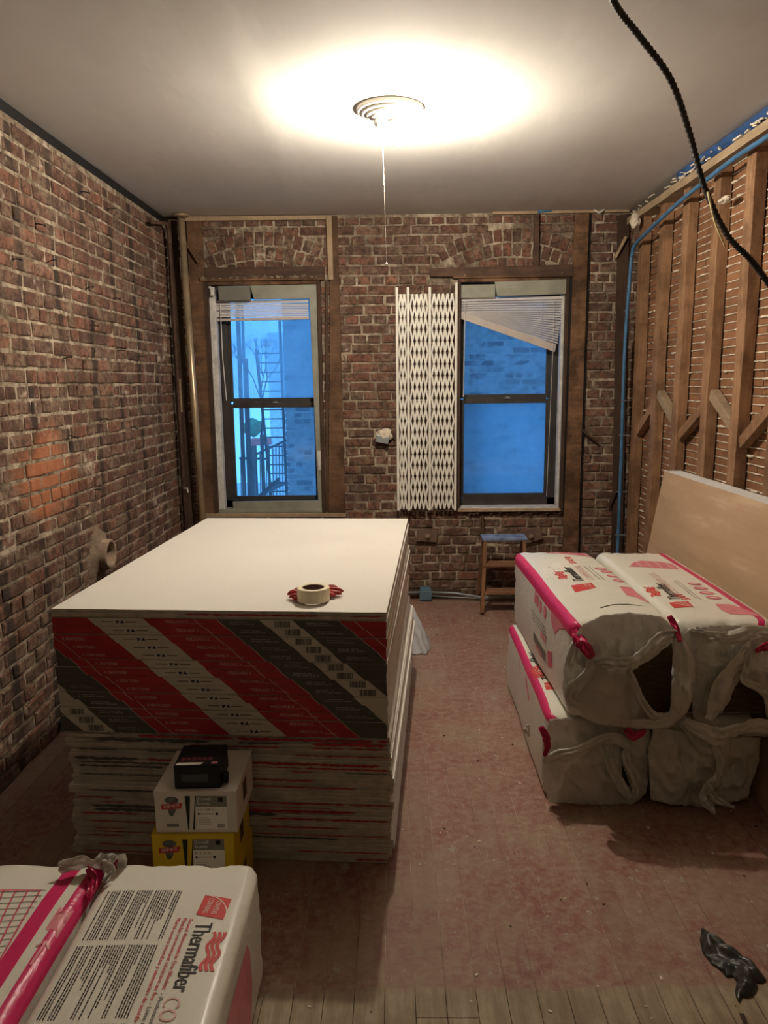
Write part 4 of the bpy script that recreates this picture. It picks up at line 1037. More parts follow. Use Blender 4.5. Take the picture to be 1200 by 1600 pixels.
# ------------------------------------------------------------------ insulation bags
class Bag:
    def __init__(s, label, group, cx, cy, z0, W, L, H, yaw, stripes=(), seed=0, crown=.012, front='round', body_mats=None, r=.035, wr=.006):
        s.W, s.L, s.H, s.r, s.seed, s.crown, s.wr = W, L, H, r, seed, crown, wr
        s.e = empty('insulation_bag', label, 'bag', group, loc=(cx, cy, z0)); s.e.rotation_euler = (0, 0, yaw)
        s.M = Matrix.Translation((cx, cy, z0)) @ Matrix.Rotation(yaw, 4, 'Z'); s.Mi = s.M.inverted()
        # cross-section: closed list of (x, z), clockwise from the left bottom; cut points at the stripe borders
        hw = W/2; P = []
        def seg(a, b, n):
            for i in range(n): t = i/n; P.append((a[0]+(b[0]-a[0])*t, a[1]+(b[1]-a[1])*t))
        def arc(cx_, cz_, a0, a1, n=6):
            for i in range(n): a = a0+(a1-a0)*i/n; P.append((cx_+r*math.cos(a), cz_+r*math.sin(a)))
        seg((-hw, r), (-hw, H-r), 14); arc(-hw+r, H-r, PI, PI/2)
        xs = sorted(set([-hw+r, hw-r]+[round(q, 5) for st in stripes for q in st[:2] if -hw+r < q < hw-r]))
        for a, b in zip(xs, xs[1:]): seg((a, H), (b, H), max(1, int((b-a)/.022)))
        arc(hw-r, H-r, PI/2, 0); seg((hw, H-r), (hw, r), 14); arc(hw-r, r, 0, -PI/2); seg((hw-r, 0), (-hw+r, 0), 8); arc(-hw+r, r, -PI/2, -PI)
        n = len(P); m = MB(); rings = []
        ny = 56; re = .045
        def ring(y, k):       # k shrinks the section around its middle
            return [(x*k+0, y, (z-H/2)*k+H/2) for x, z in P]
        ends = []
        for i in range(6, 0, -1): a = PI/2*i/6; ends.append((re*(1-math.cos(PI/2-a)) if False else re-re*math.cos(PI/2-a+0)*0-re*math.cos(a*1.0)*0-re*(1-(1-math.sin(a)))*0, 0))
        Y = []
        # near end: collapse from the middle out, then the rounded rim
        for k in (.0, .3, .6, .82): Y.append((.0, k))
        for i in range(1, 6): a = PI/2*i/5; Y.append((re*(1-math.cos(a)), 1-(re/(W/2))*(1-math.sin(a))*.9))
        for i in range(1, ny): Y.append((re+(L-2*re)*i/ny, 1))
        for i in range(5, 0, -1): a = PI/2*i/5; Y.append((L-re*(1-math.cos(a)), 1-(re/(W/2))*(1-math.sin(a))*.9))
        for k in (.82, .6, .3, .0): Y.append((L, k))
        vs = []
        for y, k in Y: vs += [s.D(Vector(p)) for p in ring(y, max(k, .001))]
        for i in range(len(Y)-1):
            for q in range(n):
                x_, z_ = P[q]; xn, zn = P[(q+1) % n]; mi = 0
                xm, zm = (x_+xn)/2, (z_+zn)/2
                if abs(xm) > hw-.004 and r < zm < H-r: mi = 1
                if 4 <= i < len(Y)-5:
                    for st in stripes:
                        if st[2] == 'top' and st[0] <= xm <= st[1] and zm > H-r*1.01: mi = 2
                        if st[2] == 'left' and xm < 0 and st[0] <= zm <= st[1]: mi = 2
                        if st[2] == 'right' and xm > 0 and st[0] <= zm <= st[1]: mi = 2
                m.f.append((i*n+q, (i+1)*n+q, (i+1)*n+(q+1) % n, i*n+(q+1) % n)); m.m.append(mi)
        m.v = [tuple(v) for v in vs]
        s.body = m.build('bag_body', body_mats or [M_plas, M_plas_rib, M_pink], s.e, smooth=True, fix=True)
    def D(s, p):
        """soft swelling and wrinkles of the packed film"""
        q = Vector((p.x*3.0+s.seed*7.3, p.y*2.2, p.z*3.0)); d = noise.noise_vector(q)*s.wr*1.2
        ed = min(p.y, s.L-p.y); k = max(0, 1-ed/.14)
        if k > 0:
            f = Vector((p.x*22+s.seed, p.y*9, p.z*22)); d += noise.noise_vector(f)*(.011*k)
        u = max(0, p.z/s.H)
        c = math.cos(PI*max(-1, min(1, p.x/s.W)))*.5+.5
        e = min(1, max(0, ed)/.18)
        out = p+d*Vector((1, 1, .8)) if False else Vector((p.x+d.x, p.y+d.y, p.z+d.z*.8*min(1, u*2)))
        out.z += s.crown*c*u*(.25+.75*e)
        out.x += math.copysign(1, p.x)*.008*math.sin(PI*min(1, max(0, p.z/s.H)))*e if abs(p.x) > s.W/2-s.r-.001 else 0
        out.z = max(out.z, .0005)
        return out
    def top(s, x, y, off=.0016):
        hw = s.W/2; z = s.H; d = abs(x)-(hw-s.r)
        if d > 0: z = s.H-s.r+math.sqrt(max(0, s.r**2-min(d, s.r)**2))
        p = s.D(Vector((x, y, z))); return (p.x, p.y, p.z+off)
    def side(s, sg, y, z, off=.0016):
        p = s.D(Vector((sg*s.W/2, y, z))); return (p.x+sg*off, p.y, p.z)
    def lt(s, px, py):      # photo point on the bag top -> local (x, y)
        q = s.Mi @ U(px, py, 'Z', s.M.translation.z+s.H+s.crown*.6); return (max(-s.W/2+.012, min(s.W/2-.012, q.x)), max(.03, min(s.L-.035, q.y)))
    def ls(s, px, py, sg=-1):
        q = s.M @ Vector((sg*(s.W/2+.008), 0, 0)); q = s.Mi @ U(px, py, 'X', q.x); return (q.y, max(.03, min(s.H-.05, q.z)))
    def text(s, m, txt, p0, p1, cap, mi, surf='top', bold=0, off=.0016):
        v = Vector((p1[0]-p0[0], p1[1]-p0[1])); L = v.length; v.normalize(); up = Vector((-v.y, v.x))
        if surf == 'top': f = lambda a, b: s.top(p0[0]+v.x*a+up.x*b, p0[1]+v.y*a+up.y*b, off)
        else: f = lambda a, b: s.side(-1, p0[0]+v.x*a-up.x*b, p0[1]+v.y*a-up.y*b, off)
        put_text(m, txt, f, mi, L, cap, embolden=bold)
    def quad(s, m, P, mi, n=6, surf='top', off=.0012):
        def f(a, b):
            x = (P[0][0]*(1-a)+P[1][0]*a)*(1-b)+(P[3][0]*(1-a)+P[2][0]*a)*b; y = (P[0][1]*(1-a)+P[1][1]*a)*(1-b)+(P[3][1]*(1-a)+P[2][1]*a)*b
            return s.top(x, y, off) if surf == 'top' else s.side(-1 if surf == 'left' else 1, x, y, off)
        m.grid(f, n, n, mi)
    def blob(s, m, P, mi, surf='top', off=.0014):
        f = (lambda x, y: s.top(x, y, off)) if surf == 'top' else (lambda x, y: s.side(-1 if surf == 'left' else 1, x, y, off))
        cx_ = sum(p[0] for p in P)/len(P); cy_ = sum(p[1] for p in P)/len(P); n = len(P); rs = 5
        vs = [f(cx_, cy_)]
        for r_ in range(1, rs+1): vs += [f(cx_+(x-cx_)*r_/rs, cy_+(y-cy_)*r_/rs) for x, y in P]
        fs = [(0, 1+i, 1+(i+1) % n) for i in range(n)]
        for r_ in range(rs-1): fs += [(1+r_*n+i, 1+(r_+1)*n+i, 1+(r_+1)*n+(i+1) % n, 1+r_*n+(i+1) % n) for i in range(n)]
        m.add(vs, fs, mi)
    def ellipse(s, m, c, rx, ry, mi, surf='top', off=.0014, n=18): s.blob(m, [(c[0]+rx*math.cos(2*PI*i/n), c[1]+ry*math.sin(2*PI*i/n)) for i in range(n)], mi, surf, off)
    def line(s, m, P, w_, mi, surf='top', off=.0016, sub=5):
        f = (lambda x, y: s.top(x, y, off)) if surf == 'top' else (lambda x, y: s.side(-1 if surf == 'left' else 1, x, y, off))
        Q = []
        for a, b in zip(P, P[1:]): Q += [(a[0]+(b[0]-a[0])*t/sub, a[1]+(b[1]-a[1])*t/sub) for t in range(sub)]
        Q.append(P[-1]); vs = []
        for i, q in enumerate(Q):
            a, b = Q[max(i-1, 0)], Q[min(i+1, len(Q)-1)]; v = Vector((b[0]-a[0], b[1]-a[1])).normalized(); nn = (-v.y*w_/2, v.x*w_/2)
            vs += [f(q[0]+nn[0], q[1]+nn[1]), f(q[0]-nn[0], q[1]-nn[1])]
        m.add(vs, [(2*i, 2*i+1, 2*i+3, 2*i+2) for i in range(len(Q)-1)], mi)
    def waves(s, m, p0, p1, wd, mi, surf='top'):
        v = Vector((p1[0]-p0[0], p1[1]-p0[1])); L = v.length; v.normalize(); up = Vector((-v.y, v.x))
        for k in range(3):
            P = []
            for i in range(25):
                t = i/24; b = wd*(.2+.33*k)+.16*wd*math.sin(t*PI*4+k*.3); P.append((p0[0]+v.x*L*t+up.x*b, p0[1]+v.y*L*t+up.y*b))
            s.line(m, P, wd*.24, mi, surf, sub=1)
PM = [M_prt_black, M_prt_red, M_prt_rose, M_prt_pink, M_prt_white, M_prt_gray, M_prt_faint]

def building_print(bag, m, L, tip, mi_fill=3, mi_line=2):
    """half-domed grid drawing; L: outline in local coordinates"""
    bag.blob(m, L, mi_fill, off=.0011)
    xs = [p[0] for p in L]; ys = [p[1] for p in L]; x0, x1, y0, y1 = min(xs), max(xs), min(ys), max(ys)
    inside = in_poly(L)
    for k in range(10):
        a = (x0+(x1-x0)*(k+.5)/10, y0); b = (x0+(x1-x0)*(k+.2)/10+.02, y1); P = [(a[0]+(b[0]-a[0])*t/24, a[1]+(b[1]-a[1])*t/24) for t in range(25)]
        P = [p for p in P if inside(*p)]
        if len(P) > 2: bag.line(m, P, .003, mi_line if k % 2 else 4, sub=1, off=.0015)
    for k in range(5):
        yy = y0+(y1-y0)*(k+.5)/5; P = [(x0+(x1-x0)*t/24, yy+.01*math.sin(t*.3)) for t in range(25)]; P = [p for p in P if inside(*p)]
        if len(P) > 2: bag.line(m, P, .003, mi_line, sub=1, off=.0016)

# --- foreground bags
fr = Bag('big white insulation bag in the foreground with black warning text blocks', 'insulation bags in the foreground', -.625, .72, 0, .435, 1.305, .378, 0.0, seed=3, crown=.010, r=.03, wr=.005)
m = MB()
W2L = lambda X, Y: (X+.625, Y-.72)
lg4 = [W2L(-.528, 1.866), W2L(-.452, 1.848), W2L(-.457, 1.768), W2L(-.533, 1.785)]
fr.quad(m, lg4, 1)
P = []
for i in range(13):
    t = i/12; P.append(W2L(-.528+.076*math.sin(t*PI/2)-.0*t, 1.862-.088*(1-math.cos(t*PI/2))))
fr.line(m, P, .0025, 4, sub=2, off=.002)
fr.text(m, 'OWENS', W2L(-.490, 1.838), W2L(-.494, 1.788), .015, 4, off=.002)
fr.text(m, 'CORNING', W2L(-.512, 1.850), W2L(-.518, 1.792), .015, 4, off=.002)
fr.text(m, 'Thermafiber', W2L(-.523, 1.755), W2L(-.523, 1.528), .044, 0, bold=.0016)
fr.text(m, 'COMMERCIAL', W2L(-.532, 1.510), W2L(-.532, 1.215), .040, 6, off=.0018)
fr.waves(m, W2L(-.477, 1.722), W2L(-.477, 1.592), .036, 1)
fr.text(m, 'Sound Attenuation Fire Blanket', W2L(-.545, 1.768), W2L(-.547, 1.532), .0105, 1, bold=.0006)
fr.text(m, '- Professional Grade', W2L(-.547, 1.520), W2L(-.548, 1.370), .0105, 0)
fr.text(m, 'Matelas insonorisant résistant au feu', W2L(-.562, 1.770), W2L(-.565, 1.502), .0105, 1, bold=.0006)
fr.text(m, '- Laine minérale', W2L(-.565, 1.492), W2L(-.566, 1.375), .0105, 0)
fr.text(m, 'Manta contra incendios y atenuación de sonido', W2L(-.579, 1.770), W2L(-.583, 1.440), .0105, 1, bold=.0006)
rnd = random.Random(3)
for (ya, yb, xa, xb) in ((1.882, 1.692, -.600, -.806), (1.672, 1.45, -.604, -.815), (1.435, 1.20, -.604, -.815)):
    x = xa; par = rnd.randint(2, 5); r = 0
    while x > xb:
        full = rnd.random() < .7; L = (ya-yb)*(1 if full else rnd.uniform(.25, .8))
        if par == 0: x -= .0055; par = rnd.randint(2, 8); L = (ya-yb)*rnd.uniform(.2, .9)
        if (x-xb) < .05: full = True; L = ya-yb
        y = ya
        while y > ya-L:
            wd = rnd.uniform(.003, .013)
            fr.quad(m, [W2L(x, y), W2L(x+.0033, y), W2L(x+.0033, max(y-wd, ya-L)), W2L(x, max(y-wd, ya-L))], 0 if rnd.random() < .85 else 5, 1, off=.0014); y -= wd+.0022
        x -= .0066; par -= 1; r += 1
fr.blob(m, [(1.04+.02, .30), (1.10-.02, .26), (1.085, .16), (1.07, .03), (.72, .03), (.72, .30)], 3, 'right')
for k in range(8): fr.line(m, [(1.06-.035*k, .28), (1.07-.035*k, .05)], .003, 2, 'right')
m.build('print', PM, fr.body)
fl2 = Bag('foreground insulation bag at bottom left with magenta bands and grid drawing', 'insulation bags in the foreground', -1.078, .72, 0, .44, 1.295, .388, 0.0, seed=8, crown=.014, r=.035, wr=.006,
          stripes=((.112, .155, 'top'), (.183, .23, 'top'), (.20, .40, 'rightx')))
m = MB(); V2 = lambda X, Y: (X+1.078, Y-.72)
ya, yb = 1.865, 1.50
for k in range(14):
    t = k/13; fl2.line(m, [V2(-1.28+.0*t, 1.84-.36*t), V2(-.975-.0*t, 1.868-.30*t)], .0022, 5)
for k in range(9):
    t = k/8; fl2.line(m, [V2(-1.26+.27*t, 1.868), V2(-1.10+.16*t-.02, 1.69-.02*k), V2(-.972, 1.62-.13*(1-t))][:3], .005, 2)
for k in range(16):
    t = k/15; fl2.line(m, [V2(-1.28, 1.60-.12*t), V2(-.975, 1.58-.10*t)], .002, 3)
fl2.quad(m, [V2(-1.28, 1.872), V2(-.985, 1.872), V2(-.99, 1.862), V2(-1.28, 1.862)], 3)
fl2.text(m, 'SAFB', V2(-1.02, 1.47), V2(-1.02, 1.40), .03, 3)
# pale arrow drawing over the outer magenta band
fl2.blob(m, [V2(-.905, 1.80), V2(-.868, 1.80), V2(-.868, 1.70), V2(-.905, 1.72)], 3, off=.0018)
fl2.line(m, [V2(-.902, 1.77), V2(-.885, 1.79), V2(-.87, 1.75)], .006, 2, off=.0022)
fl2.line(m, [V2(-.90, 1.66), V2(-.884, 1.68), V2(-.870, 1.66)], .006, 3, off=.0022); fl2.line(m, [V2(-.884, 1.68), V2(-.886, 1.60)], .006, 3, off=.0022)
m.build('print', PM, fl2.body)

# --- films and straps of torn plastic
def film_sheet(name, outline, holes, y0, parent, mat, bulge=.03, fold=.010, seed=0, step=.009, pinch=None, to_local=None):
    """wrinkled sheet on the plane Y=y0 bounded by photo points, with torn openings"""
    def conv(P): return [(U(a, b, 'Y', y0).x, U(a, b, 'Y', y0).z) for a, b in P]
    O = conv(outline); H_ = [conv(h) for h in holes]
    def resample(P, st):
        out = []
        for i in range(len(P)):
            a, b = Vector(P[i]), Vector(P[(i+1) % len(P)]); n = max(1, int((b-a).length/st)); out += [tuple(a.lerp(b, k/n)) for k in range(n)]
        return out
    rnd = random.Random(seed)
    def rag(P): return [(a+rnd.uniform(-.0015, .0015), b+rnd.uniform(-.0015, .0015)) for a, b in P]
    Or = resample(O, step*.7); Hr = [rag(resample(h, step*.6)) for h in H_]
    vs = [Vector(p) for p in Or]; ed = [(i, (i+1) % len(Or)) for i in range(len(Or))]
    for h in Hr: b = len(vs); vs += [Vector(p) for p in h]; ed += [(b+i, b+(i+1) % len(h)) for i in range(len(h))]
    ino = in_poly(O); inh = [in_poly(h) for h in H_]
    xs = [p[0] for p in O]; zs = [p[1] for p in O]; x = min(xs)
    while x < max(xs):
        z = min(zs)
        while z < max(zs):
            q = (x+rnd.uniform(-.3, .3)*step, z+rnd.uniform(-.3, .3)*step)
            if ino(*q) and not any(h(*q) for h in inh) and min((Vector(q)-v).length for v in vs[:len(ed)]) > step*.35: vs.append(Vector(q))
            z += step
        x += step
    r = geometry.delaunay_2d_cdt(vs, ed, [], 0, 1e-5); P2, F2 = r[0], r[2]
    cx_ = (min(xs)+max(xs))/2; cz_ = (min(zs)+max(zs))/2; hx = (max(xs)-min(xs))/2; hz = (max(zs)-min(zs))/2
    def yoff(p):
        rx, rz = (p[0]-cx_)/hx, (p[1]-cz_)/hz; b = max(0, 1-rx*rx*.9)*max(0, 1-rz*rz*.9)
        n1 = noise.noise(Vector((p[0]*9+seed, p[1]*5, seed))); rd = abs(noise.noise(Vector((p[0]*16+p[1]*6, p[1]*9-p[0]*5, seed*3.3))))
        return -bulge*b-fold*n1+fold*3.2*(rd-.2)*(.35+.65*b)+fold*.8*abs(noise.noise(Vector((p[0]*38+p[1]*10, p[1]*20-p[0]*8, seed*1.7))))
    verts = [(p[0], y0+yoff(p), p[1]) for p in P2]; faces = []
    for f in F2:
        c = (sum(P2[i][0] for i in f)/3, sum(P2[i][1] for i in f)/3)
        if ino(*c) and not any(h(*c) for h in inh): faces.append(tuple(f))
    Mi = parent.matrix_basis.inverted() if False else (Matrix.Translation(parent.location) @ Matrix.Rotation(parent.rotation_euler.z, 4, 'Z')).inverted()
    m = MB(); m.add([Mi @ Vector(v) for v in verts], faces)
    return m.build(name, mat, parent, smooth=True, solid=.0012)
def strap(name, pts, wid, parent, mat, seed=0, twist=0.4, n=10, cup=.10):
    """ribbon of stretched film along points (px, py, Y); wid in metres (list or number)"""
    P = smooth_path([U(a, b, 'Y', y) for a, b, y in pts], n); W_ = wid if isinstance(wid, (list, tuple)) else [wid]*len(pts); m = MB(); rows = []; k = 9
    for i, p in enumerate(P):
        t = (P[min(i+1, len(P)-1)]-P[max(i-1, 0)]).normalized(); sd = t.cross(Vector((0, 1, 0))).normalized(); nr = sd.cross(t).normalized()
        if nr.y > 0: nr = -nr
        f = i/(len(P)-1)*(len(W_)-1); a = int(min(f, len(W_)-1.001)); ww = W_[a]+(W_[min(a+1, len(W_)-1)]-W_[a])*(f-a) if len(W_) > 1 else W_[0]
        an = twist*math.sin(i*.21+seed); s2 = sd*math.cos(an)+nr*math.sin(an); n2 = nr*math.cos(an)-sd*math.sin(an)
        for q in range(k):
            u = q/(k-1)*2-1; rp_ = noise.noise(Vector((u*2.2+seed, i*.22, seed)))
            rows.append(p+s2*(u*ww/2*(1+.12*noise.noise(Vector((i*.5, seed, u)))))+n2*(ww*cup*(1-u*u)+.014*rp_+.004*math.sin(u*7+seed)))
    Mi = (Matrix.Translation(parent.location) @ Matrix.Rotation(parent.rotation_euler.z, 4, 'Z')).inverted()
    m.add([Mi @ v for v in rows], [(i*k+q, i*k+q+1, (i+1)*k+q+1, (i+1)*k+q) for i in range(len(P)-1) for q in range(k-1)])
    return m.build(name, mat, parent, smooth=True, solid=.0012)
# loose film tail between the two foreground bags
m = MB()
def tail(a, b):
    p = Vector((-.905+.115*a, 1.985+.03*math.sin(b*PI)-.04*abs(a-.5), .345+.06*b+.035*a*b)); n1 = noise.noise_vector(Vector((a*4, b*5, 2)))
    return p-Vector((-1.078, .72, 0))+n1*.012
tm = MB().grid(tail, 22, 14)
for i, f in enumerate(tm.f):
    a = (i % 22)/22; tm.m[i] = 1 if (a < .25 or .42 < a < .68) else 0
tm.build('loose_film', [M_film, M_pink], fl2.e, smooth=True, solid=.001)
strap('film_fold', [(92, 1356, 1.93), (125, 1349, 1.94), (158, 1347, 1.955), (182, 1338, 1.965)], [.03, .05, .05, .015], fl2.e, M_film, 5)
strap('film_fold', [(140, 1356, 1.93), (146, 1380, 1.89), (138, 1405, 1.84)], [.03, .03, .01], fl2.e, M_pinkfilm, 2)
strap('film_fold', [(160, 1350, 1.95), (172, 1360, 1.93), (162, 1378, 1.90)], [.03, .035, .01], fl2.e, M_film, 9)

# --- right-hand pile of four bags
GR = 'insulation bags piled at right'
ll = Bag('lower left insulation bag of the right-hand pile, torn front end', GR, .858, 2.985, 0, .44, 1.26, .383, -.018, seed=12, crown=.006, stripes=((.352, .382, 'left'),))
lr = Bag('lower right insulation bag of the right-hand pile, knotted torn film', GR, 1.302, 2.955, 0, .41, 1.26, .385, -.012, seed=17, crown=.004)
ul = Bag('upper left insulation bag of the pile with white shipping label', GR, .925, 2.945, .392, .425, 1.29, .412, .018, seed=21, crown=.020, stripes=((.357, .4105, 'left'),))
ur = Bag('upper right insulation bag of the pile beside the leaning drywall', GR, 1.350, 2.955, .392, .405, 1.28, .410, -.004, seed=25, crown=.012, stripes=((.135, .172, 'top'),))
def top_print(b, logo, th, cm, sf, lines, ell, hand, build):
    m = MB(); T = b.lt
    b.quad(m, [T(*p) for p in logo], 1)
    A = [T(*p) for p in logo]; b.line(m, [A[0], ((A[0][0]+A[2][0])/2+.01, (A[0][1]+A[2][1])/2-.01), A[2]], .003, 4, off=.002)
    b.text(m, 'OWENS', (A[1][0]-.03, A[1][1]-.065), (A[1][0]-.035, A[1][1]-.012), .012, 4, off=.002)
    b.text(m, 'CORNING', (A[1][0]-.012, A[1][1]-.068), (A[1][0]-.017, A[1][1]-.008), .012, 4, off=.002)
    p, q = T(*th[0]), T(*th[1]); b.text(m, 'Thermafiber', p, q, .052, 0, bold=.003)
    v = Vector((q[0]-p[0], q[1]-p[1])).normalized(); up = Vector((-v.y, v.x))
    b.waves(m, (p[0]+v.x*.06+up.x*.062, p[1]+v.y*.06+up.y*.062), (p[0]+v.x*.21+up.x*.062, p[1]+v.y*.21+up.y*.062), .045, 1)
    b.text(m, 'COMMERCIAL', T(*cm[0]), T(*cm[1]), .036, 6)
    b.text(m, 'SAFB', T(*sf[0]), T(*sf[1]), .038, 1, bold=.003)
    for i, (p, q) in enumerate(lines):
        p, q = T(*p), T(*q); b.text(m, ['Sound Attenuation Fire Blanket', 'Commercial Grade Mineral Wool'][i % 2], p, q, .010, (0, 5)[i % 2])
    for c in ell:
        c = T(*c); b.ellipse(m, c, .033, .026, 2); b.ellipse(m, c, .027, .020, 3, off=.0018)
        b.line(m, [(c[0]-.015, c[1]), (c[0]+.015, c[1]+.003)], .008, 4, off=.0022)
    b.blob(m, [T(*p) for p in hand], 3)
    H_ = [T(*p) for p in hand]; b.line(m, H_[:4], .004, 2, off=.0018); b.quad(m, [H_[0], H_[1], (H_[1][0]*.6+H_[2][0]*.4, H_[1][1]*.6+H_[2][1]*.4), (H_[0][0]*.6+H_[-1][0]*.4, H_[0][1]*.6+H_[-1][1]*.4)], 2)
    building_print(b, m, [T(*p) for p in build], None)
    return m
m = top_print(ul, [(892, 917), (923, 913), (931, 921), (900, 928)], ((913.5, 911), (890, 888)), ((929, 908), (905, 886)), ((901.5, 883), (892, 873)),
              [((937.5, 907.5), (914, 887)), ((945, 908), (921, 887))], [(939, 890), (948, 894.5), (958, 901), (968, 908)],
              [(967, 918), (985, 919), (992, 927), (1014, 940), (1012, 942), (992, 934), (978, 932), (972, 925)],
              [(847, 864), (858, 858), (872, 856), (900, 856), (918, 860), (931, 868), (925, 871), (900, 868), (875, 866)])
ul.quad(m, [ul.lt(846, 888), ul.lt(876, 880), ul.lt(880, 897), ul.lt(850, 905)], 4, off=.0014)
for i in range(7): a, b_ = ul.lt(854+(i % 3)*8+(i//3)*.8, 900-(i//3)*6-(i % 3)*2); ul.quad(m, [(a, b_), (a+.012, b_), (a+.012, b_+.008), (a, b_+.008)], 5, 1, off=.002)
ul.line(m, [ul.lt(938, 952), ul.lt(958, 948), ul.lt(980, 947), ul.lt(1000, 948)], .007, 0)
# left side prints of the upper left bag
Sd = ul.ls
for c in ((840, 935.4), (843.6, 942.6), (848.3, 951), (854.3, 959)):
    c = Sd(*c); ul.ellipse(m, c, .028, .030, 2, 'left'); ul.ellipse(m, c, .020, .022, 3, 'left', .0018)
hp = [Sd(863, 949), Sd(880, 950), Sd(882, 960), Sd(880, 982), Sd(872, 984), Sd(868, 992), Sd(864, 978), Sd(862, 962)]; ul.blob(m, hp, 3, 'left'); ul.line(m, hp, .005, 2, 'left'); ul.line(m, [hp[0], hp[5]], .005, 2, 'left'); ul.line(m, [hp[1], hp[4]], .006, 2, 'left')
ul.quad(m, [Sd(858, 1018), Sd(864, 1020), Sd(864, 1045), Sd(858, 1042)], 2, 4, 'left')
ul.line(m, [Sd(839, 993), Sd(846, 1010), Sd(855, 1030)], .045, 5, 'left'); ul.line(m, [Sd(841, 988), Sd(848, 1004), Sd(856, 1020)], .004, 4, 'left', .0022)
ul.line(m, [Sd(842, 1008), Sd(850, 1026)], .02, 3, 'left'); ul.line(m, [Sd(849, 990), Sd(856, 1004)], .030, 3, 'left')
for k in range(3): ul.line(m, [Sd(835+k*1.2, 953+k*7), Sd(856+k, 985+k*7)], .004, 5, 'left')
m.build('print', PM, ul.body)
m = top_print(ur, [(1045, 942.5), (1076, 941), (1085, 949.5), (1054, 951)], ((1066, 938), (1036, 913)), ((1063, 929), (1020, 895)), ((1081, 938.5), (1065, 930)),
              [((1090, 937), (1053, 909.5)), ((1097, 938), (1057, 908.5))], [(1084.5, 914), (1094.6, 921), (1104.7, 928), (1115.7, 935)],
              [(1118, 945), (1140, 945), (1158, 950), (1185, 958), (1188, 961), (1165, 959), (1140, 958), (1126, 953)],
              [(981, 886), (990, 879), (1003, 877), (1030, 878), (1050, 881), (1062, 890), (1030, 889), (1005, 887)])
m.build('print', PM, ur.body)
m = MB(); T = ll.lt
ll.quad(m, [T(848.4, 1067), T(858.5, 1065.5), T(869, 1076), T(852, 1078)], 1); ll.line(m, [T(851, 1070), T(862, 1074), T(869, 1076)], .003, 4, off=.002)
ll.waves(m, T(851, 1058), T(839, 1041), .05, 1); ll.text(m, 'Thermafiber', T(862, 1062), T(835, 1020), .05, 0, bold=.003)
ll.line(m, [ll.ls(806, 1010), ll.ls(809, 1060)], .012, 3, 'left'); ll.line(m, [ll.ls(817, 1040), ll.ls(823, 1095)], .03, 3, 'left')
m.build('print', PM, ll.body)

# torn front ends: wool seen through the tears, film over the rest, loose straps
def wool(b, x0, x1, z0, z1, y=-.022):
    m = MB()
    nb = 1
    for i in range(nb):
        za, zb = z0+(z1-z0)*i/nb, z0+(z1-z0)*(i+1)/nb-.003
        def f(a, c): return (x0+(x1-x0)*a, y+.006*noise.noise(Vector((a*9, c*5, i))), za+(zb-za)*c)
        m.grid(f, 18, 5); m.box(x0, x1, y+.008, y+.03, za, zb)
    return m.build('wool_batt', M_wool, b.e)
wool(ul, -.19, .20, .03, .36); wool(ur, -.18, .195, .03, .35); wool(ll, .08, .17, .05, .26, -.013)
film_sheet('torn_film', [(900, 990), (911, 974), (939, 961), (985, 957), (1031, 962), (1058, 985), (1076, 1005), (1082, 1050), (1077, 1095), (1058, 1132), (1000, 1139), (935, 1131), (896, 1115), (887, 1075), (895, 1030)],
           [[(983, 1045), (1048, 1003), (1054, 1040), (1050, 1108), (1022, 1116), (1000, 1080)]], 2.905, ul.e, M_film, .035, .012, 1)
strap('film_strap', [(930, 1034, 2.872), (955, 1036, 2.847), (980, 1036, 2.842), (1005, 1022, 2.847), (1035, 998, 2.867), (1058, 990, 2.887)], [.025, .045, .05, .055, .06, .03], ul.e, M_film, 2)
strap('film_strap', [(980, 1042, 2.852), (992, 1068, 2.842), (1003, 1095, 2.842), (1022, 1118, 2.852), (1045, 1118, 2.862)], [.02, .028, .03, .035, .03], ul.e, M_film, 6)
strap('film_strap', [(1060, 998, 2.877), (1068, 1030, 2.857), (1067, 1075, 2.852), (1060, 1112, 2.862), (1035, 1130, 2.857), (985, 1130, 2.852)], [.05, .085, .09, .08, .05, .03], ul.e, M_film, 11, .2)
strap('film_strap', [(925, 1030, 2.877), (918, 1052, 2.852), (898, 1074, 2.837), (893, 1092, 2.842), (915, 1108, 2.852)], [.03, .06, .06, .045, .03], ul.e, M_film, 15)
strap('film_strap', [(899, 1002, 2.897), (893, 1030, 2.877), (889, 1070, 2.872), (893, 1105, 2.877)], [.02, .05, .06, .03], ul.e, M_film, 19)
strap('magenta_tear', [(898, 985, 2.927), (905, 1000, 2.887), (916, 1014, 2.857), (926, 1027, 2.847)], [.03, .05, .05, .03], ul.e, M_pinkfilm, 4)
strap('magenta_tear', [(1046, 962, 2.927), (1056, 982, 2.897), (1062, 1002, 2.857)], [.02, .03, .02], ul.e, M_pinkfilm, 8)
film_sheet('torn_film', [(1068, 992), (1082, 981), (1120, 976), (1165, 977), (1215, 985), (1262, 1000), (1262, 1120), (1195, 1150), (1150, 1150), (1100, 1140), (1082, 1120), (1078, 1050)],
           [[(1153, 1042), (1161, 1067), (1178, 1072), (1194, 1087), (1200, 1101), (1197, 1130), (1147, 1134), (1127, 1137), (1118, 1120), (1136, 1091), (1149, 1060)]], 2.918, ur.e, M_film, .03, .012, 5)
strap('film_strap', [(1168, 1012, 2.877), (1150, 1035, 2.862), (1130, 1065, 2.857), (1118, 1098, 2.857), (1108, 1125, 2.852)], [.03, .06, .07, .06, .04], ur.e, M_film, 21)
strap('film_strap', [(1170, 1012, 2.877), (1166, 1045, 2.857), (1162, 1062, 2.852), (1185, 1075, 2.847), (1200, 1090, 2.847), (1206, 1120, 2.852)], [.03, .03, .03, .032, .035, .04], ur.e, M_film, 24)
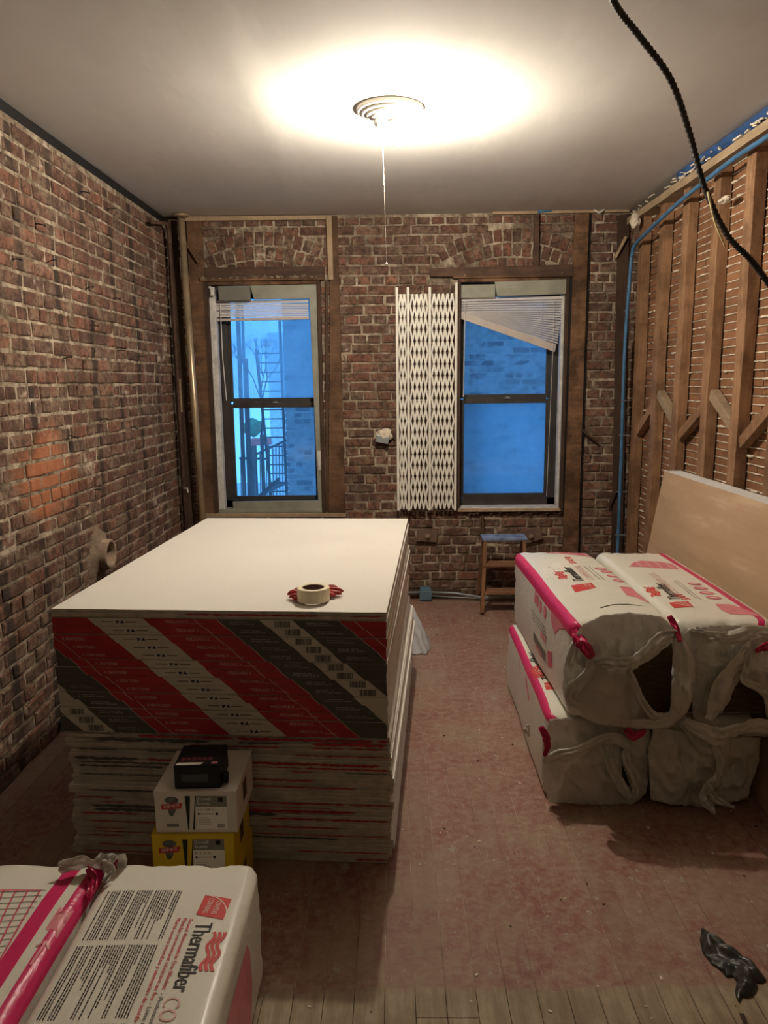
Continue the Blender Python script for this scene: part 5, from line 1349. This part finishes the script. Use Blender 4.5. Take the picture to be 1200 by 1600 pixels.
strap('film_strap', [(1070, 1125, 2.847), (1098, 1142, 2.832), (1122, 1150, 2.827), (1150, 1140, 2.832), (1182, 1134, 2.837), (1215, 1138, 2.847)], [.03, .06, .08, .06, .06, .05], ur.e, M_film, 27)
strap('magenta_tear', [(1180, 1016, 2.867), (1195, 1011, 2.867), (1215, 1004, 2.877)], [.02, .035, .03], ur.e, M_pinkfilm, 14)
strap('film_strap', [(1075, 985, 2.937), (1105, 992, 2.897), (1140, 996, 2.887), (1180, 988, 2.897), (1220, 995, 2.907)], [.02, .04, .05, .06, .04], ur.e, M_film, 31)
film_sheet('torn_film', [(858, 1124), (900, 1121), (960, 1127), (1016, 1133), (1018, 1180), (1010, 1240), (985, 1258), (920, 1257), (858, 1254), (846, 1215), (848, 1160)],
           [[(968, 1186), (976, 1205), (985, 1230), (977, 1224), (970, 1208)]], 2.950, ll.e, M_film, .022, .010, 9)
strap('film_strap', [(850, 1190, 2.922), (872, 1181, 2.907), (905, 1174, 2.902), (940, 1154, 2.902), (968, 1156, 2.907), (984, 1168, 2.917)], [.03, .05, .045, .06, .05, .03], ll.e, M_film, 33)
strap('film_strap', [(984, 1165, 2.917), (978, 1185, 2.907), (990, 1210, 2.907), (996, 1232, 2.917), (985, 1248, 2.922)], [.03, .04, .045, .05, .03], ll.e, M_film, 36)
strap('film_strap', [(950, 1183, 2.907), (958, 1205, 2.902), (972, 1230, 2.907), (985, 1248, 2.912)], [.03, .04, .045, .03], ll.e, M_film, 39)
strap('magenta_tear', [(845, 1135, 2.930), (853, 1152, 2.915), (855, 1168, 2.915), (850, 1182, 2.915)], [.02, .035, .025, .01], ll.e, M_pinkfilm, 40)
strap('magenta_tear', [(978, 1138, 2.905), (990, 1150, 2.900), (1008, 1140, 2.905)], [.03, .04, .02], ll.e, M_pinkfilm, 41)
strap('film_scrap', [(826, 1132, 3.232), (823, 1142, 3.232), (827, 1150, 3.232)], [.01, .03, .01], ll.e, M_prt_white, 44)
film_sheet('torn_film', [(1020, 1130), (1060, 1142), (1120, 1150), (1188, 1150), (1185, 1190), (1168, 1246), (1110, 1262), (1050, 1256), (1016, 1248), (1012, 1180)],
           [], 2.935, lr.e, M_film, .030, .016, 14)
strap('film_strap', [(1062, 1120, 2.917), (1078, 1145, 2.892), (1092, 1165, 2.887), (1112, 1176, 2.882)], [.04, .035, .03, .03], lr.e, M_film, 46)
strap('film_strap', [(1116, 1165, 2.887), (1125, 1190, 2.872), (1122, 1212, 2.867), (1109, 1225, 2.862), (1116, 1245, 2.857), (1148, 1262, 2.852)], [.04, .035, .03, .03, .035, .015], lr.e, M_film, 49)
strap('film_strap', [(1108, 1222, 2.867), (1098, 1248, 2.852), (1110, 1262, 2.842), (1117, 1272, 2.832)], [.03, .035, .03, .012], lr.e, M_film, 52)

# ------------------------------------------------------------------ step ladder
lb = empty('step_ladder', 'small worn wooden step ladder with blue paint on its top', 'ladder')
zt_ = .585
fl_, fr_ = Vector((.672, 5.625, 0)), Vector((1.02, 5.625, 0)); tl_2, tr_2 = Vector((.705, 5.74, zt_-.02)), Vector((1.005, 5.74, zt_-.02))
MB().box(.682, 1.028, 5.71, 5.88, zt_-.022, zt_).build('top_step', simple('blue_paint_wood', (.20, .26, .42), .6, .3, var=.5, sc=14, bump=.3), lb, bevel=.003)
for a, b in ((fl_, tl_2), (fr_, tr_2)): MB().bar(a+Vector((0, 0, .012)), b, .028, .045, up=(0, 1, 0)).build('front_leg', M_ladder, lb, bevel=.003)
for x in (.70, 1.01): MB().bar((x-.02, 6.03, .012), (x+.008, 5.86, zt_-.02), .022, .03, up=(0, 1, 0)).build('rear_leg', M_ladder, lb, bevel=.003)
for z in (.165, .375):
    t = z/zt_; y = 5.625+.115*t
    MB().box(.683, 1.012, y-.03, y+.10, z-.011, z+.011).build('tread', M_ladder, lb, bevel=.003)
MB().box(.70, 1.0, 5.955, 5.975, .28, .31).build('rear_rail', M_ladder, lb, bevel=.002)
MB().box(.70, 1.0, 5.99, 6.01, .08, .105).build('rear_rail', M_ladder, lb, bevel=.002)

# electrical box and conduit along the foot of the wall
jb = empty('junction_box', 'blue gray electrical box low on the brick wall', 'electrical box')
c = U(665, 928, 'Y', 6.0)
MB().box(c.x-.045, c.x+.045, 5.985, 6.07, c.z-.045, c.z+.05).build('box', M_boxblue, jb, bevel=.006)
MB().box(c.x-.05, c.x+.05, 5.975, 5.986, c.z-.05, c.z+.03).build('cover', M_boxblue, jb, bevel=.004)
o = MB().tube([(c.x+.04, 6.03, c.z+.005), (c.x+.25, 6.02, c.z-.002), (c.x+.46, 5.99, c.z-.03), (c.x+.9, 5.99, .03)], .0105, 10).build('metal_conduit', M_steel, smooth=True); tag(o, 'gray metal conduit running right from the blue box behind the ladder', 'conduit')
o = MB().tube([(c.x+.04, 6.03, c.z-.025), (c.x+.3, 6.0, c.z-.035), (c.x+.55, 5.98, .022)], .006, 8).build('metal_conduit', M_steel, smooth=True); tag(o, 'thin lower cable beneath the gray conduit by the blue box', 'cable')
o = MB().tube([(c.x-.04, 6.03, c.z+.005), (c.x-.3, 6.03, c.z)], .0105, 10).build('metal_conduit', M_steel, smooth=True); tag(o, 'short gray conduit left of the blue box toward the stack', 'conduit')
b_ = MB().box(-.2, .55, YB-.03, YB, 0, .075).build('baseboard_back', M_dkwood, bevel=.004); tag(b_, kind='structure')

# white plastic bag leaning on the stack
pb = MB(); base = Vector((.155, 4.86, 0))
def pbag(a, b):
    th = 2*PI*a; h = b; r = (1-h)**.55*(1+.16*noise.noise(Vector((math.cos(th)*2.4, math.sin(th)*2.4, h*2)))+.10*math.sin(th*5+h*3))
    top = Vector((-.055, .10, .285)); lowc = Vector((0, 0, .002))
    c = lowc.lerp(top, h); 
    return c+Vector((math.cos(th)*.082*r, math.sin(th)*.12*r, .012*noise.noise(Vector((th*2, h*6, 0)))*(1 if h > .05 else 0)))
pb.grid(pbag, 44, 26)
o = pb.build('plastic_bag', plastic_mat('thin_white_plastic', (.72, .72, .74), .9, tr=.3, rough=.3), smooth=True, loc=base, solid=.0006); tag(o, 'crumpled thin white plastic bag on floor against the drywall stack', 'plastic bag')

# black rag / glove on the floor
def rag():
    out = [(1097, 1446), (1117, 1462), (1150, 1480), (1172, 1500), (1192, 1519), (1197, 1527), (1192, 1532), (1181, 1531), (1184, 1538), (1180, 1548), (1168, 1555), (1160, 1553), (1155, 1563), (1151, 1556), (1149, 1545), (1152, 1530), (1145, 1521), (1136, 1523), (1128, 1513), (1112, 1502), (1098, 1484), (1094, 1466)]
    P = [U(a, b, 'Z', .012) for a, b in out]; P = [(p.x, p.y) for p in P]
    ino = in_poly(P); vs = []
    for i in range(len(P)):
        a, b = Vector(P[i]), Vector(P[(i+1) % len(P)]); n = max(1, int((b-a).length/.006)); vs += [a.lerp(b, k/n) for k in range(n)]
    ed = [(i, (i+1) % len(vs)) for i in range(len(vs))]; nb = len(vs)
    x = min(p[0] for p in P)
    while x < max(p[0] for p in P):
        y = min(p[1] for p in P)
        while y < max(p[1] for p in P):
            if ino(x, y) and min((Vector((x, y))-v).length for v in vs[:nb]) > .003: vs.append(Vector((x, y)))
            y += .006
        x += .006
    r = geometry.delaunay_2d_cdt(vs, ed, [], 0, 1e-6); m = MB(); V = []
    for i, p in enumerate(r[0]):
        d = min((p-v).length for v in vs[:nb]); h = min(1, d/.02)
        rd = abs(noise.noise(Vector((p.x*26+p.y*20, p.y*9-p.x*9, 1)))); n1 = noise.noise(Vector((p.x*14, p.y*14, 5)))
        V.append((p.x, p.y, .004+h*(.012+.05*rd+.014*n1)))
    F_ = [tuple(f) for f in r[2] if ino(sum(r[0][i].x for i in f)/3, sum(r[0][i].y for i in f)/3)]
    m.add(V, F_); k = N('black_cloth'); k.color(k.ramp(k.noise(18, 4), [(.4, (.012, .012, .011)), (.7, (.055, .055, .045))])).rough(.42, .5); k.bump(k.noise(60, 4), .4, .004)
    o = m.build('black_glove', k.m, smooth=True, solid=.002); tag(o, 'crumpled black work glove lying on the floor at bottom right', 'glove')
rag()
o = MB().bar(U(1159, 1584, 'Z', .003), U(1168, 1606, 'Z', .003), .012, .004).build('wood_chip', M_dkwood); tag(o, 'flat gray splinter on bare boards at the bottom right corner', 'wood chip')
# crumbs and chips strewn on the floor
m = MB(); rnd = random.Random(15)
for i in range(240):
    x, y = rnd.uniform(-.35, 1.7), rnd.uniform(1.85, 5.9); r = rnd.uniform(.0012, .0042)*(1.4 if rnd.random() < .15 else 1); a = rnd.uniform(0, PI)
    M_ = Matrix.Translation((x, y, r*.45)) @ Matrix.Rotation(a, 4, 'Z'); m.box(-r*rnd.uniform(.8, 2.4), r, -r, r*.7, -r*.4, r*.4, rnd.choice((0, 0, 1)), M_)
o = m.build('floor_debris', [M_cream, M_dkwood]); tag(o, 'plaster crumbs and wood chips strewn over the red floor', 'debris', kind='stuff')

# ------------------------------------------------------------------ outside the windows
M_nb = N('neighbour_brick'); _t = M_nb.n('ShaderNodeAttribute', attribute_name='tone').outputs['Fac']
_c = M_nb.ramp(_t, [(0, (.07, .07, .08)), (.5, (.12, .11, .12)), (1, (.20, .185, .18))]); _c = M_nb.mix(M_nb.ramp(M_nb.noise(2.4, 5, .75), [(.5, 0), (.62, .5)]), _c, (.34, .34, .36)); M_nb.color(_c).rough(.9, .2); M_nb = M_nb.m
nbx = U(447, 700, 'Y', 9.2).x
nb_ = empty('neighbour_building', 'brick building wall filling the view outside the right window', 'building')
MB().box(nbx+.01, 9, 9.22, 12, -3, 9.0).build('wall', simple('neighbour_mortar', (.22, .21, .21), .95, .1, bump=.4), nb_)
V = []; Fc = []; T = []; rnd = random.Random(6); z = -1.3; r = 0
while z < 4.6:
    x = nbx-(.1 if r % 2 else 0)
    while x < 3.2:
        L = .20 if r % 6 else .095; a = max(x, nbx); k = rnd.randrange(7); M_ = frame_M(((a+x+L)/2, 9.22+rnd.uniform(-.004, .004), z), Vector((x+L-a, 0, 0)), Vector((0, 0, .062)), Vector((0, -.02, 0)))
        if x+L-a > .03:
            b0 = len(V); V += [tuple(M_ @ Vector(p)) for p in BV[k].v]; T += [rnd.random()]*len(BV[k].v); Fc += [tuple(b0+q for q in f) for f in BV[k].f]
        x += L+.012
    z += .075; r += 1
me = bpy.data.meshes.new('brickwork'); me.from_pydata(V, [], Fc); me.materials.append(M_nb); a = me.attributes.new('tone', 'FLOAT', 'POINT'); a.data.foreach_set('value', T)
o = bpy.data.objects.new('brickwork', me); COL.objects.link(o); o.parent = nb_; o['kind'] = 'stuff'
# distant pale building, ground, hedge, red shed and bare tree
gd = MB().box(-30, 20, 6.6, 60, -6.2, -6).build('ground', simple('yard_ground', (.55, .56, .56), .95, .1)); tag(gd, 'pale yard ground far below the left window', 'ground', kind='structure')
far = empty('far_building', 'pale distant building in the middle of the left window view', 'building')
p = U(408, 640, 'Y', 22); q = U(445, 640, 'Y', 22)
MB().box(p.x+.25, q.x+2, 22, 26, -6, U(400, 520, 'Y', 22).z).build('wall', simple('pale_render', (.75, .78, .78), .9, .1), far)
for i in range(3): MB().box(p.x+.9+i*.9, p.x+1.25+i*.9, 21.95, 22.0, -1, .6).build('window', M_bronze, far)
sh = empty('red_awning', 'small red patch far away in the lower left window view', 'awning'); c = U(408, 690, 'Y', 18)
MB().box(c.x-.22, c.x+.22, 17.8, 18.2, c.z-.08, c.z+.08).build('canopy', simple('red_far', (.65, .16, .14), .8), sh)
for dx in (-.2, .15): MB().box(c.x+dx, c.x+dx+.04, 17.9, 17.96, -6, c.z-.08).build('post', M_bronze, sh)
hg = lump(U(395, 668, 'Y', 20), .28, simple('hedge_green', (.10, .22, .12), .9, .1, var=.5, sc=8, bump=.6), 'green_shrub', None, 4, (.9, 1, .8)); tag(hg, 'green foliage glimpsed far off through left window', 'shrub')
MB().tube([(0, 0, -.3), (0, .0, -6-U(395, 668, 'Y', 20).z)], .08, 8).build('trunk', M_dkwood, hg)
br = MB(); rnd = random.Random(12)
def branch(p, d, L, r, dep):
    q = p+d*L; br.tube([p, p.lerp(q, .5)+Vector((rnd.uniform(-.03, .03), 0, 0)), q], [r, r*.85, r*.7], 5)
    if dep: [branch(q, (d+Vector((rnd.uniform(-.7, .7), rnd.uniform(-.3, .3), rnd.uniform(-.1, .5)))).normalized(), L*.72, r*.65, dep-1) for _ in range(3)]
c = U(408, 660, 'Y', 12.5); branch(Vector((c.x, 12.5, -6)), Vector((0, 0, 1)), 6+c.z-.2, .05, 0); branch(Vector((c.x, 12.5, c.z-.2)), Vector((.05, 0, 1)), .55, .02, 4)
o = br.build('bare_tree', M_dkwood, smooth=True); tag(o, 'bare winter tree outside the left window behind the fire escape', 'tree')
# fire escape
fe = empty('fire_escape', 'dark iron fire escape with ladder and railing outside the left window', 'fire escape')
M_iron = simple('fire_escape_iron', (.05, .065, .075), .6, .4, metal=.3, bump=.1)
YE = 7.35
def pt(a, b, y=YE): return U(a, b, 'Y', y)
for i, (a, b) in enumerate((((371, 470), (376, 792)), ((378, 470), (384, 792)), ((385, 560), (390, 792)))): MB().bar(Vector((pt(*b, 7.2).x, 7.2, -6)), pt(*a, 7.2), (.035, .02, .022)[i], .03, up=(0, 1, 0)).build('post', M_iron, fe)
rl = (pt(400, 545), pt(424, 775)); rr_ = (pt(437, 500), pt(448, 775))
for a, b in (rl, rr_): MB().bar(a, b, .026, .016, up=(0, 1, 0)).build('ladder_rail', M_iron, fe)
for i in range(16):
    t = (i+.5)/16; a = rl[0].lerp(rl[1], t); b = rr_[0].lerp(rr_[1], t); b = Vector((b.x, a.y, a.z)); 
    MB().bar(a, b, .012, .014, up=(0, 1, 0)).build('rung', M_iron, fe)
yr_ = 7.7
def rail_(a, b, w_=.022): MB().bar(pt(*a, yr_), pt(*b, yr_), w_, w_, up=(0, 1, 0)).build('handrail', M_iron, fe)
rail_((374, 716), (422, 717)); rail_((393, 713), (447, 688)); rail_((374, 780), (450, 781))
for i in range(15):
    a = 376+i*5.0; top = 717 if a < 393 else 713-(a-393)*.46
    MB().bar(pt(a, top, yr_), pt(a+1.5, 782, yr_), .009, .009, up=(0, 1, 0)).build('baluster', M_iron, fe)
for i in range(7):
    a = pt(407+i*6.5, 775-i*3.2, 7.0); b = pt(433+i*3, 751+i*1, 7.5)
    MB().bar(a, b, .03, .006, up=(0, 0, 1)).build('grating_bar', M_iron, fe)
MB().bar(pt(402, 778, 7.0), pt(436, 748, 7.0), .04, .03, up=(0, 0, 1)).build('stringer', M_iron, fe)

for o in list(COL.objects):
    if o.parent and o.name.split('.')[0] in ('print', 'torn_end_tape', 'end_tape', 'pull_chain'): o['kind'] = 'stuff'
